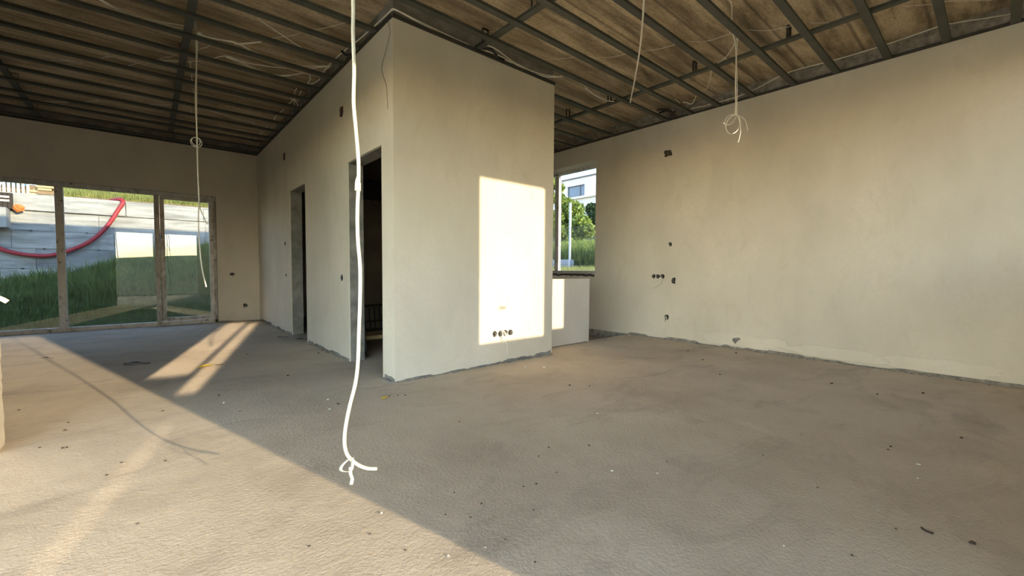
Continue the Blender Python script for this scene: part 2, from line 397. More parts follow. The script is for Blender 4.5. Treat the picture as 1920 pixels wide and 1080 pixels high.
# plaster lining of the window reveal
boxes('reveal_lining', [(XR - 0.002, XR + 0.26, WRH[0] - 0.002, WRH[0] + 0.008, WRH[2], WRH[3]), (XR - 0.002, XR + 0.26, WRH[0], WRH[1], WRH[3] - 0.01, WRH[3] + 0.002)], m_plaster, wri)
FH = (-4.0, 0.955, -0.3, 2.285)
wf = grid_wall('wall_far', 'y', YF, YF + 0.30, -4.8, XR + 0.3, -0.4, ZS, [FH], m_conc)
structure(wf, 'plastered far wall around the wide garden window', 'wall')
plaster_coat('plaster_coat', 'y', YF, -0.012, ragged(-4.5, XR, 0.004, 0.025, 0.09, 5), H + 0.004, [(FH[0], FH[1], -0.5, FH[3])], m_plaster, wf)
D1 = (3.675, 4.52, -0.5, 2.105); D2 = (6.11, 6.915, -0.5, 2.135)
wbl = grid_wall('wall_block_left', 'x', XB + 0.014, XB + 0.165, YB + 0.014, YF, -0.05, ZS, [D1, D2], m_conc)
structure(wbl, 'cream plastered wall with two raw doorways', 'wall')
plaster_coat('plaster_coat', 'x', XB + 0.014, -0.014, ragged(YB + 0.001, YF, 0.008, 0.045, 0.05, 6), H, [(D1[0] - 0.004, D1[1] + 0.004, -0.5, D1[3] + 0.008), (D2[0] - 0.004, D2[1] + 0.004, -0.5, D2[3] + 0.006)], m_plaster, wbl)
wbf = grid_wall('wall_block_front', 'y', YB + 0.014, YB + 0.16, XB + 0.166, XB2 - 0.014, -0.05, ZS, [], m_conc)
structure(wbf, 'cream plastered front wall of the block carrying the sun patch', 'wall')
plaster_coat('plaster_coat', 'y', YB + 0.014, -0.014, [(s, z * (0.4 + 0.8 * (s > 2.6))) for s, z in ragged(XB + 0.001, XB2 - 0.001, 0.012, 0.05, 0.045, 9)], H, [], m_plaster, wbf)
wbr = grid_wall('wall_block_right', 'x', XB2 - 0.15, XB2 - 0.014, YB + 0.165, YF, -0.4, ZS, [], m_conc)
structure(wbr, 'side wall of the block facing the parapet passage', 'wall')
plaster_coat('plaster_coat', 'x', XB2 - 0.014, 0.014, ragged(YB + 0.001, YF, 0.01, 0.04, 0.06, 12), H, [], m_plaster, wbr)
wp = grid_wall('wall_partition', 'y', 5.6, 5.7, XB + 0.17, XB2 - 0.155, -0.02, ZS, [], m_lining)
structure(wp, 'raw brown partition inside the dark room', 'wall')
wl = grid_wall('wall_left', 'x', XL - 0.3, XL, -0.79, 3.46, -0.3, ZS, [(-0.70, 3.40, 0.0, 2.80)], m_plaster)
structure(wl, 'plastered left wall beside the viewer with an opening widened for skylight', 'wall')
ws = grid_wall('wall_stub', 'y', 3.47, 3.62, -4.8, -0.645, -0.3, ZS, [], m_plaster)  # unseen length beyond the end is plastered pale to bounce sun indoors
structure(ws, 'sunlit plastered wall end at the left picture edge', 'wall')
rs = random.Random(21)
zz = np.linspace(0.0, ZS, 120); ex = [-0.632 + rs.uniform(-0.003, 0.002) for _ in zz]
V = []; Fc = []
for z, x in zip(zz, ex): V += [(XL, 3.458, z), (x, 3.458, z), (x, 3.622, z), (-1.3, 3.624, z)]
for i in range(len(zz) - 1):
    a = i * 4; Fc += [(a, a + 1, a + 5, a + 4), (a + 1, a + 2, a + 6, a + 5), (a + 2, a + 3, a + 7, a + 6)]
mesh('plaster_coat', V, Fc, m_plaster, ws)
wll = box('wall_left', -4.8, -4.5, 3.63, YF, -0.3, ZS, m_plaster)
structure(wll, 'plastered far left wall outside the picture', 'wall')
# repaired plaster along the foot of the right wall
m_patch = mat_plaster('repair_plaster', (0.80, 0.74, 0.63))
def wall_patch(cy, cz, w, h, seed):
    r = random.Random(seed); n = 26; V = []; Fc = []
    x0, x1 = XR - 0.0135, XR - 0.017 - 0.0012 * seed
    ring = []
    for k in range(n):
        a = 2 * math.pi * k / n; q = 1 + r.uniform(-0.16, 0.16)
        ring.append((cy + w / 2 * q * math.copysign(abs(math.cos(a)) ** 0.7, math.cos(a)), max(0.03, cz + h / 2 * q * math.copysign(abs(math.sin(a)) ** 0.8, math.sin(a)))))
    V = [(x0, *p) for p in ring] + [(x1, cy + (p[0] - cy) * 0.94, cz + (p[1] - cz) * 0.94) for p in ring]
    Fc = [(k, (k + 1) % n, n + (k + 1) % n, n + k) for k in range(n)] + [tuple(n + k for k in range(n))]
    mesh('plaster_patch', V, Fc, m_patch, wri)
for a in [(2.15, 0.11, 0.95, 0.16, 1), (1.15, 0.10, 0.85, 0.14, 2), (0.35, 0.10, 0.8, 0.15, 3), (1.72, 0.14, 0.3, 0.10, 4)]: wall_patch(*a)
chip = [PX(u, v, XR - 0.0245) for u, v in [(1374, 634), (1386, 633), (1389, 636), (1384, 639), (1378, 645), (1376, 642), (1373, 638)]]
mesh('plaster_chip', chip, [tuple(range(len(chip)))], m_conc, wri)
# perimeter channels of the ceiling grid
def channel(label, a, b, inward):
    a, b, w = np.array(a, float), np.array(b, float), np.array(inward, float) * 0.028
    V = []; Fc = []
    for p in (a, b):
        for q, z in ((0, 0.0), (1, 0.0), (1, 0.027), (0.93, 0.027), (0.93, 0.002), (0, 0.002)): V.append((p[0] + w[0] * q, p[1] + w[1] * q, H + 0.003 + z))
    Fc = [(k, (k + 1) % 6, 6 + (k + 1) % 6, 6 + k) for k in range(6)]
    return tag(fixn(mesh('edge_channel', V, Fc, m_darksteel)), label, 'metal profile')
channel('dark steel edge channel along the top of the long right wall', (XR - 0.002, YR), (XR - 0.002, YF), (-1, 0))
channel('dark steel edge channel along the top of the far window wall', (-4.5, YF - 0.002), (XB, YF - 0.002), (0, -1))
channel('dark steel edge channel along the top of the doorway wall', (XB + 0.012, YB), (XB + 0.012, YF), (-1, 0))
channel('dark steel edge channel above the front wall with the sun patch', (XB, YB + 0.012), (XB2, YB + 0.012), (0, -1))

# parapet in front of the dropped floor
pa = empty('parapet', (4.1, 3.78, 0)); 
box('wall_panel', XB2 + 0.002, 4.650, 3.717, 3.83, -0.105, 0.868, m_board, pa, 0.004)
boxes('capping', [(XB2 + 0.002, 4.652, 3.714, 3.833, 0.868, 0.880)], m_board, pa, 0.003)
box('base_gap', XB2 + 0.002, 4.60, 3.711, 3.717, 0.0, 0.006, m_crumb, pa)
adopt(pa); tag(pa, 'low pale plastered parapet wall between block and right wall', 'parapet')

# ------------------------------------------------------------------ glazing
def window(name, label, cat, axis, a0, a1, parts, glass, frame_mat):
    """parts: list of ('frame'|..., [boxes in (s0,s1,z0,z1,d0,d1) with d across the wall], mat)"""
    root = empty(name, (0, 0, 0))
    for pname, lst, mt in parts:
        bl = []
        for (s0, s1, z0, z1, d0, d1) in lst:
            bl.append((d0, d1, s0, s1, z0, z1) if axis == 'x' else (s0, s1, d0, d1, z0, z1))
        boxes(pname, bl, mt, root, 0.006 if mt not in (m_glass, m_glass_r, m_glass_s, m_glass_b) else 0.0)
    structure(root, label, cat); return root
y0, y1 = YF + 0.045, YF + 0.115
yc = (y0 + y1) / 2
k = 1.0
window('window_1', 'wide white-framed garden window in the far wall', 'window', 'y', y0, y1, [
    ('frame', [(-4.0, 0.955, -0.02, 0.068, y0, y1)], m_frame),
    ('frame', [(-4.0, 0.955, 2.215, 2.30, y0, y1)], m_frame),
    ('frame', [(0.905, 0.965, 0.0, 2.23, y0, y1)], m_frame_d),
    ('mullion', [(-1.042, -0.950, 0.06, 2.22, y0 - 0.004, y1)], m_frame),
    ('mullion', [(-2.35, -2.26, 0.06, 2.22, y0 - 0.004, y1)], m_frame),
    ('mullion', [(0.098, 0.170, 0.06, 2.22, y0 - 0.004, y1)], m_frame_d),
    ('pane', [(-4.0, -2.35, 0.06, 2.22, yc - 0.006, yc + 0.006)], m_glass),
    ('pane', [(-2.26, -1.042, 0.06, 2.22, yc - 0.006, yc + 0.006)], m_glass),
    ('pane', [(-0.95, 0.098, 0.06, 2.22, yc - 0.006, yc + 0.006)], m_glass),
], m_glass, m_frame)
window('door_1', 'glazed garden door with dirt-stained frame at window end', 'door', 'y', y0, y1, [
    ('stile', [(0.172, 0.232, 0.075, 2.21, y0 - 0.018, y1 - 0.01)], m_frame_d),
    ('stile', [(0.850, 0.910, 0.075, 2.21, y0 - 0.018, y1 - 0.01)], m_frame),
    ('rail', [(0.232, 0.850, 2.165, 2.21, y0 - 0.018, y1 - 0.01)], m_frame),
    ('rail', [(0.232, 0.850, 0.075, 0.135, y0 - 0.018, y1 - 0.01)], m_frame_d),
    ('pane', [(0.232, 0.850, 0.135, 2.165, yc - 0.006, yc + 0.006)], m_glass),
], m_glass, m_frame)
x0, x1 = XR + 0.19, XR + 0.26; xc = (x0 + x1) / 2
window('window_2', 'white-framed window in the right wall behind the block', 'window', 'x', x0, x1, [
    ('frame', [(4.40, 6.75, 2.765, 2.87, x0, x1)], m_frame),
    ('frame', [(4.40, 6.75, 0.90, 0.985, x0, x1)], m_frame),
    ('frame', [(4.40, 4.47, 0.95, 2.80, x0, x1)], m_frame),
    ('mullion', [(5.455, 5.555, 0.96, 2.80, x0, x1)], m_frame),
    ('mullion', [(6.68, 6.75, 0.96, 2.80, x0, x1)], m_frame),
    ('pane', [(4.47, 5.455, 0.98, 2.77, xc - 0.006, xc + 0.006)], m_glass_s),
    ('pane', [(5.555, 6.68, 0.98, 2.77, xc - 0.006, xc + 0.006)], m_glass_s),
], m_glass, m_frame)
rg = random.Random(4); V = []; Fc = []
ys = np.linspace(4.43, 6.75, 46)
for i, y in enumerate(ys):
    zt = 0.925 + rg.uniform(-0.008, 0.014); V += [(XR - 0.019 + rg.uniform(-0.004, 0.003), y, zt), (XR - 0.017, y, zt - 0.03 - rg.uniform(0, 0.012)), (XR + 0.2, y, 0.93)]
for i in range(len(ys) - 1):
    a = i * 3; Fc += [(a, a + 1, a + 4, a + 3), (a, a + 3, a + 5, a + 2)]
sill = mesh('window_sill', V, Fc, m_crumb); structure(sill, 'broken dark sill edge under the right window', 'window sill')

yr0, yr1 = -0.94, -0.87; yrc = -0.905
window('door_2', 'glazed terrace door behind the viewer', 'door', 'y', yr0, yr1, [
    ('frame', [(-1.01, 1.46, 2.197, 2.27, yr0, yr1)], m_frame), ('frame', [(-1.01, 1.46, -0.02, 0.05, yr0, yr1)], m_frame),
    ('frame', [(1.400, 1.47, 0.05, 2.20, yr0, yr1)], m_frame), ('frame', [(-1.02, -0.95, 0.05, 2.20, yr0, yr1)], m_frame),
    ('mullion', [(0.15, 0.24, 0.05, 2.20, yr0, yr1)], m_frame),
    ('pane', [(-0.95, 0.15, 0.05, 2.20, yrc - 0.005, yrc + 0.005)], m_glass_b), ('pane', [(0.24, 1.40, 0.05, 2.20, yrc - 0.005, yrc + 0.005)], m_glass_b)], m_glass_b, m_frame)
window('window_3', 'white-framed window behind the viewer letting the sun in', 'window', 'y', yr0, yr1, [
    ('frame', [(3.60, 5.41, 2.885, 2.96, yr0, yr1)], m_frame), ('frame', [(3.60, 5.41, 1.11, 1.187, yr0, yr1)], m_frame),
    ('frame', [(3.60, 3.670, 1.18, 2.89, yr0, yr1)], m_frame), ('frame', [(5.340, 5.41, 1.18, 2.89, yr0, yr1)], m_frame),
    ('mullion', [(4.604, 4.755, 1.18, 2.89, yr0, yr1)], m_frame), ('rail', [(4.755, 5.34, 1.187, 1.253, yr0, yr1)], m_frame),
    ('shadow_tab', [(3.93, 4.03, 1.535, 1.565, yrc - 0.009, yrc - 0.007)], m_darksteel),  # made-up tab on the glass, casts the smudge in the sun patch
    ('pane', [(3.67, 4.604, 1.187, 2.885, yrc - 0.005, yrc + 0.005)], m_glass_b), ('pane', [(4.755, 5.34, 1.253, 2.885, yrc - 0.005, yrc + 0.005)], m_glass_b)], m_glass_b, m_frame)
xl0, xl1 = XL - 0.10, XL - 0.03; xlc = XL - 0.065  # unseen glazing, made tall and wide to bring in more skylight
window('window_4', 'unseen glazed sliding wall on the left, enlarged to let skylight in', 'window', 'x', xl0, xl1, [
    ('frame', [(-0.70, 3.40, 0.0, 0.07, xl0, xl1)], m_frame), ('frame', [(-0.70, 3.40, 2.73, 2.80, xl0, xl1)], m_frame),
    ('frame', [(-0.70, -0.64, 0.07, 2.73, xl0, xl1)], m_frame), ('frame', [(3.33, 3.40, 0.07, 2.73, xl0, xl1)], m_frame),
    ('mullion', [(-0.13, 0.11, 0.07, 2.73, xl0, xl1)], m_frame), ('mullion', [(1.28, 1.38, 0.07, 2.73, xl0, xl1)], m_frame),
    ('pane', [(-0.64, -0.13, 0.07, 2.73, xlc - 0.006, xlc + 0.006)], m_glass_r), ('pane', [(0.11, 1.28, 0.07, 2.73, xlc - 0.006, xlc + 0.006)], m_glass_r),
    ('pane', [(1.38, 3.33, 0.07, 2.73, xlc - 0.006, xlc + 0.006)], m_glass_r)], m_glass_r, m_frame)

# ------------------------------------------------------------------ ceiling grid
def profile_mesh(length):
    # open steel C section, 60 x 27 mm, along +X from the origin, open side up, bottom at z = 0
    s = [(-0.03, 0), (0.03, 0), (0.03, 0.027), (0.023, 0.027), (0.0285, 0.0255), (0.0285, 0.0015), (-0.0285, 0.0015), (-0.0285, 0.0255), (-0.023, 0.027), (-0.03, 0.027)]
    n = len(s); V = [(0, a, b) for a, b in s] + [(length, a, b) for a, b in s]
    me = bpy.data.meshes.new('ceiling_profile'); me.from_pydata(V, [], [(k, n + k, n + (k + 1) % n, (k + 1) % n) for k in range(n)])
    me.materials.append(m_steel); me.update(); return me
ORD = ['first', 'second', 'third', 'fourth', 'fifth', 'sixth', 'seventh', 'eighth', 'ninth', 'tenth', 'eleventh', 'twelfth', 'thirteenth', 'fourteenth', 'fifteenth', 'sixteenth']
ZP = H + 0.006
def run(ys, xa, xb, where, group):
    me = profile_mesh(xb - xa)
    for i, y in enumerate(ys):
        o = link(bpy.data.objects.new('ceiling_profile', me)); o.location = (xa, y, ZP)
        tag(o, f'grey steel ceiling profile, {ORD[i]} from {where}', 'metal profile', group)
run(sorted([9.13, 8.71, 8.27, 7.93, 7.48, 7.03, 6.63, 6.21, 5.83, 5.40, 4.98, 4.57, 4.16, 3.75], reverse=True), -4.48, XB - 0.016, 'the far window wall, over the left bay', 'ceiling profiles over the left bay')
run([3.66, 4.09, 4.52, 4.91, 5.33, 5.75, 6.16, 6.58, 7.0, 7.42], XB2 + 0.002, XR - 0.03, 'the parapet, over the passage right of the block', 'ceiling profiles over the passage')
run([3.17, 2.82, 2.45, 2.045, 1.61, 1.213, 0.80, 0.39, -0.02, -0.42], XL + 0.03, XR - 0.03, 'the sun-patched wall towards the viewer', 'ceiling profiles over the front bay')
def carrier(x, ya, yb, label):
    me = profile_mesh(yb - ya); o = link(bpy.data.objects.new('carrier_profile', me)); o.location = (x, ya, ZP + 0.028); o.rotation_euler = (0, 0, math.pi / 2)
    tag(o, label, 'metal profile', 'carrier profiles crossing above the ceiling profiles')
carrier(4.61, YR + 0.02, YF - 0.02, 'grey steel carrier crossing above the profiles beside the right wall')
carrier(2.50, YR + 0.02, YB - 0.01, 'grey steel carrier ending above the middle of the sun-patched wall')
carrier(0.33, YR + 0.02, YF - 0.02, 'dark steel carrier crossing above the hanging cables in the left bay')
carrier(-1.15, 3.65, YF - 0.02, 'dark steel carrier crossing at the far left picture edge')
def hanger_mesh():
    V, Fc = [], []
    for b in [(-0.033, -0.031, -0.012, 0.012, 0.0, 0.115), (0.031, 0.033, -0.012, 0.012, 0.0, 0.115), (-0.033, 0.033, -0.012, 0.012, 0.113, 0.115), (-0.036, -0.030, -0.004, 0.004, 0.01, 0.018), (0.030, 0.036, -0.004, 0.004, 0.01, 0.018)]:
        v, f = box_vf(*b, off=len(V)); V += v; Fc += f
    me = bpy.data.meshes.new('hanger_clip'); me.from_pydata(V, [], Fc); me.materials.append(m_darksteel); me.update(); return me
hm = hanger_mesh()
for x, ys, nm in [(4.61, [0.55, 1.37, 2.27, 3.40, 4.12, 5.05], 'right wall carrier'), (2.50, [0.6, 1.4, 2.62, 3.30], 'block-front carrier'), (0.33, [1.2, 2.3, 3.4, 4.35, 5.6, 6.8, 8.05], 'left bay carrier'), (-1.15, [5.2, 6.4, 7.75, 8.9], 'leftmost carrier')]:
    for i, y in enumerate(ys):
        o = link(bpy.data.objects.new('hanger_clip', hm)); o.location = (x, y, ZS - 0.115)
        tag(o, f'dark metal hanger clip, {ORD[i]} one along the {nm} from the viewer', 'bracket', 'hanger clips of the ceiling grid')

# ------------------------------------------------------------------ hanging cables
# long sunlit cable near the viewer
YC = 1.43
mc = empty('hanging_cable', (0.53, YC, ZS))
pts = [(0.50, YC, ZS), (0.515, YC, 2.6), (0.525, YC, 2.1)] + [PY(u, v, YC) for u, v in [(662, 0), (662, 60), (664, 130), (663, 190), (667, 240), (672, 300), (672, 345), (670, 400), (671, 450), (675, 500), (675, 560), (673, 620), (671, 680), (666, 720), (656, 760), (648, 800), (646, 830), (650, 850), (659, 862), (672, 872), (688, 878), (706, 879)]]
tube('cable', pts, 0.0062, m_cable, mc, 10, 6)
kn = [PY(u, v, YC - 0.008) for u, v in [(662, 858), (652, 862), (641, 873), (639, 882), (648, 885), (658, 882), (661, 872), (660, 858)]]
def ribbon(name, pts, w, mat, parent, th=0.0012, wdir=(0.5, -0.75, 0.2)):
    P = spline(pts, 5); wd = np.array(wdir) / np.linalg.norm(wdir) * w / 2; V = []; Fc = []
    for p in P: V += [p + wd, p - wd]
    for i in range(len(P) - 1): Fc.append((2 * i, 2 * i + 1, 2 * i + 3, 2 * i + 2))
    o = mesh(name, V, Fc, mat, parent, True); md = o.modifiers.new('thick', 'SOLIDIFY'); md.thickness = th; return o
ribbon('tape_knot', kn, 0.012, m_tape, mc)
ribbon('tape_tail', [PY(u, v, YC - 0.006) for u, v in [(657, 876), (657, 888), (660, 898), (658, 909)]], 0.012, m_tape, mc, wdir=(0.7, -0.6, 0))
tube('tape_wrap', [PY(u, v, YC) for u, v in [(672, 343), (672, 358)]], 0.0085, m_tape, mc, 8, 3)
ribbon('tape_flap', [PY(u, v, YC - 0.004) for u, v in [(671, 330), (668, 340), (667, 357)]], 0.008, m_tape, mc, wdir=(0.7, -0.6, 0))
adopt(mc); tag(mc, 'long white cable hanging nearest the viewer, taped knot at its end', 'cable')
# twin cable in front of the far window
YC2 = 5.0
c2 = empty('hanging_cable', (0.39, YC2, ZS))
tube('strand', [(0.385, YC2, ZS)] + [PY(u, v, YC2) for u, v in [(368, 84), (368, 180), (369, 260), (371, 330), (373, 380), (372, 410), (374, 460), (379, 505), (387, 538)]], 0.0058, m_cable_lift, c2)
tube('strand', [(0.395, YC2 + 0.01, ZS)] + [PY(u, v, YC2 + .01) for u, v in [(370, 84), (366, 180), (370, 265), (371, 330), (373, 378), (378, 398), (389, 421)]], 0.0052, m_cable_lift, c2)
cc = PY(368, 266, YC2)
tube('coil', [cc + np.array([math.cos(a) * (0.036 + 0.008 * math.sin(a / 3)), 0.012 * math.sin(a * 0.5), math.sin(a) * 0.042 + 0.006 * math.cos(a / 2)]) for a in np.linspace(0, 4.3 * math.pi, 40)], 0.003, m_cable_lift, c2, 6, 2)
adopt(c2); tag(c2, 'pair of white cables hanging in front of the garden door', 'cable')
# coiled cable by the right wall
YC4 = 1.64
c4 = empty('hanging_cable', PY(1378, 55, YC4))
tube('strand', [PZ(1367, 0, 3.2), PZ(1372, 10, 3.2), PZ(1372, 45, 3.18), PY(1373, 56, YC4)] + [PY(u, v, YC4) for u, v in [(1379, 85), (1380, 110), (1379, 160), (1379, 210), (1372, 217), (1364, 226), (1361, 238), (1364, 247), (1371, 251), (1380, 247), (1386, 237), (1387, 226), (1384, 219)]], 0.0046, m_cable_lift, c4)
tube('strand', [PZ(1384, 66, 3.16)] + [PY(u, v, YC4 + .008) for u, v in [(1381, 100), (1382, 160), (1381, 211), (1378, 222), (1371, 232), (1362, 234), (1356, 230)]], 0.0042, m_cable_lift, c4)
tube('strand', [PY(u, v, YC4 - .008) for u, v in [(1382, 214), (1386, 224), (1388, 236), (1388, 250), (1384, 267)]], 0.0046, m_cable_lift, c4)
tube('strand', [PY(u, v, YC4 + .012) for u, v in [(1384, 217), (1392, 220), (1399, 230), (1402, 245)]], 0.0042, m_cable_lift, c4)
tube('strand', [PY(u, v, YC4 + .004) for u, v in [(1379, 214), (1368, 216), (1361, 222), (1360, 230)]], 0.0036, m_cable_lift, c4)
tube('tape_wrap', [PY(u, v, YC4) for u, v in [(1381, 207), (1381, 216)]], 0.008, m_cable_lift, c4, 7, 3)
adopt(c4); tag(c4, 'white cable hanging by the right wall, its end tied in loops', 'cable')
# cable tip at the left picture edge
tag(tube('hanging_cable', [(-0.64, 2.6, ZS), (-0.66, 2.6, 2.2), (-0.62, 2.6, 1.2), (-0.50, 2.6, 0.93), PY(14, 566, 2.6)], 0.009, m_cable), 'white cable end poking in at the left picture edge', 'cable')

def ceiling_cable(label, polys, z=3.19, r=0.0052, mt=None, group='cables lying in the ceiling grid', name='ceiling_cable'):
    mt = mt or m_cable
    L = []
    for p in polys: L.append([PZ(q[0], q[1], q[2] if len(q) > 2 else z) for q in p])
    if len(L) == 1: o = tube(name, L[0], r, mt, None, 6, 6)
    else:
        o = empty(name, L[0][0])
        for l in L: tube('strand', l, r, mt, o, 6, 6)
        adopt(o)
    return tag(o, label, 'cable', group)
ceiling_cable('white cable drooping from the ceiling in front of the profiles, mid right', [[(1210, -20), (1207, 5), (1205, 40), (1200, 90), (1192, 140), (1184, 180), (1182, 192)]], 3.112, 0.0085, m_cable_lift)
ceiling_cable('bundle of thin white cables at the top left of the ceiling', [[(150, -22), (190, 0), (235, 27), (290, 42), (350, 55)], [(160, -18), (195, 2), (240, 26), (300, 40), (352, 50)], [(155, -20), (200, 8), (245, 30), (300, 47), (345, 58)], [(170, -14), (192, 3), (225, 20)]], 3.19, 0.0045, m_cable_lift)
ceiling_cable('sagging twin white cables running to the block corner, upper left', [[(368, 62), (400, 72), (445, 81), (480, 98), (520, 115), (560, 123), (600, 124), (622, 123)], [(370, 65), (420, 76), (450, 84), (480, 102), (530, 122), (570, 129), (600, 126), (618, 124)], [(372, 60), (390, 70), (440, 78)]], 3.17, 0.0055, m_cable_lift)
ceiling_cable('short pale cable end branching off the twin cables, upper left', [[(440, 83), (465, 82), (490, 79)], [(445, 82), (470, 80), (488, 78)]], 3.17, 0.0045, m_cable_lift)
ceiling_cable('three white cables sagging below the twin cables, upper left', [[(395, 111), (422, 105), (445, 112), (480, 130), (510, 140), (540, 141), (570, 137)], [(424, 106), (460, 117), (500, 124), (538, 128)], [(424, 107), (450, 118), (482, 133), (515, 142), (545, 142)]], 3.17, 0.0048, m_cable_lift)
ceiling_cable('single white cable slanting under the profiles towards the block', [[(482, 34), (505, 50), (540, 73), (570, 92), (600, 104), (625, 111)]], 3.165, 0.0048, m_cable_lift)
ceiling_cable('thin string crossing the dark slab beside the block corner', [[(505, 72), (540, 68), (562, 63)], [(585, 57), (620, 50), (668, 36)]], 3.24, 0.0026, m_cable_lift, name='ceiling_string')
ceiling_cable('fan of pale cables above the profiles at the far left', [[(55, 108), (90, 116), (130, 120), (155, 117)], [(57, 107), (90, 113), (143, 115)], [(60, 107), (95, 111), (130, 112)]], 3.19, 0.0055, m_cable_lift)
ceiling_cable('pair of pale cable ends beside the fan of cables', [[(160, 110), (190, 108), (206, 103)], [(165, 111), (195, 108), (215, 105)]], 3.19, 0.0055, m_cable_lift)
ceiling_cable('white cable bundle ending at the dark carrier, left bay', [[(226, 96), (245, 101), (285, 112), (310, 115), (337, 115)], [(290, 112), (315, 113), (337, 114)], [(245, 101), (275, 110), (336, 117)]], 3.19, 0.0045, m_cable_lift)
ceiling_cable('faint cable piece hooked behind the dark carrier, left bay', [[(230, 125), (250, 121), (263, 117)], [(300, 110), (320, 106), (330, 103)], [(365, 95), (385, 89), (394, 86)]], 3.22, 0.0035, m_cable_lift)
ceiling_cable('lowest white cable sagging across the far left profiles', [[(-40, 168), (0, 178), (50, 187), (110, 191), (160, 191), (185, 189)]], 3.17, 0.006, m_cable_lift)
ceiling_cable('white cable continuing the lowest sag near the left carrier', [[(240, 192), (270, 196), (318, 197)], [(345, 195), (365, 196)]], 3.17, 0.0055, m_cable_lift)
ceiling_cable('white cable seen in pieces behind the hanging twin cables', [[(352, 116), (357, 115), (372, 115)], [(357, 115), (357, 130)], [(359, 140), (361, 156)], [(362, 166), (364, 180)], [(360, 205), (358, 215)]], 3.21, 0.0055, m_cable_lift)
ceiling_cable('short white cable tip under the profiles near the doorway wall', [[(372, 200), (420, 216), (450, 225), (474, 229), (476, 234)]], 3.17, 0.005, m_cable_lift)
loops = [('nearest the block corner', [[(575, 158), (590, 155), (600, 148)], [(577, 156), (582, 148), (580, 140)], [(605, 137), (612, 128), (618, 126)]]),
         ('second from the block corner', [[(546, 180), (552, 184), (560, 180), (565, 170)], [(556, 166), (552, 174), (556, 181)], [(541, 178), (548, 186), (558, 184)]]),
         ('third from the block corner', [[(537, 199), (545, 192), (551, 187), (552, 200)], [(553, 188), (558, 196), (556, 202)], [(540, 199), (548, 203), (555, 203)]]),
         ('fourth from the block corner', [[(517, 215), (526, 210), (532, 205)], [(514, 226), (518, 218), (530, 207)], [(513, 222), (516, 220)]]),
         ('fifth from the block corner', [[(497, 240), (503, 234)], [(486, 254), (492, 247), (496, 252)], [(488, 247), (490, 254)]]),
         ('farthest from the block corner', [[(465, 263), (467, 257)], [(473, 265), (481, 260)], [(463, 268), (468, 274), (472, 270)]])]
for nm, ps in loops: ceiling_cable(f'loose white cable loops along the doorway wall, {nm}', ps, 3.16, 0.0055, m_cable_lift, 'cable loops along the doorway wall')
ceiling_cable('white cable pair laid round the corner of the block', [[(610, 128, 3.16), (640, 100, 3.16), (680, 68, 3.165), (705, 46, 3.165), (728, 24, 3.165), (735, 17, 3.168), (745, 19, 3.168), (790, 42, 3.168), (840, 66, 3.168), (880, 84, 3.168)], [(660, 85, 3.165), (700, 51, 3.165), (727, 26, 3.165), (736, 19, 3.165), (748, 22, 3.165), (800, 50, 3.165), (885, 90, 3.165), (960, 118, 3.165)]], 3.165, 0.0045, m_cable_lift)
ceiling_cable('white cable pair drooping from a clamp above the sun-patched wall', [[(914, 85), (930, 92), (960, 114), (990, 130), (1020, 140), (1055, 145)], [(905, 93), (940, 106), (962, 118), (990, 133), (1015, 142), (1035, 145), (1055, 143)]], 3.16, 0.0048, m_cable_lift)
ceiling_cable('thin string sagging across the slab between the front profiles', [[(1010, 112), (1040, 111), (1075, 108)], [(1098, 104), (1120, 108), (1150, 107), (1180, 99)], [(1207, 95), (1235, 92), (1268, 83)], [(1295, 78), (1330, 76), (1372, 62)]], 3.24, 0.0024, m_cable_lift, name='ceiling_string')
ceiling_cable('thin string continuing towards the upper right corner', [[(1405, 56), (1440, 57), (1490, 48)], [(1520, 43), (1560, 42), (1610, 30)], [(1695, 12), (1760, 7), (1780, 2), (1860, 1)]], 3.24, 0.0024, m_cable_lift, name='ceiling_string')
ceiling_cable('white cable end curling above the passage right of the block', [[(1097, 164), (1115, 178), (1135, 188), (1157, 191)]], 3.165, 0.0058, m_cable_lift)
ceiling_cable('pale cable lying along a profile near the black cable bundle', [[(1184, 190), (1200, 197), (1215, 204), (1235, 212)]], 3.165, 0.005, m_cable_lift)
ceiling_cable('white cable hooked up between profiles beside the coiled cable', [[(1384, 67), (1372, 92), (1358, 110), (1345, 119)], [(1334, 132), (1331, 150), (1324, 168), (1316, 174)], [(1305, 180), (1300, 191), (1295, 195), (1284, 191)]], 3.18, 0.0058, m_cable)
ceiling_cable('frayed white cable end by the top of the right wall', [[(1266, 186), (1270, 189), (1275, 193)], [(1280, 192), (1286, 192)]], 3.18, 0.005, m_cable_lift)
ceiling_cable('long white cable lying on the ledge above the right wall', [[(1295, 204, 3.17), (1330, 196, 3.17), (1400, 175, 3.19), (1475, 137, 3.22), (1560, 114, 3.22), (1660, 84, 3.23), (1762, 49, 3.23), (1790, 43, 3.23), (1890, 27, 3.23), (1960, 10, 3.23)]], 3.2, 0.005, m_cable_lift)
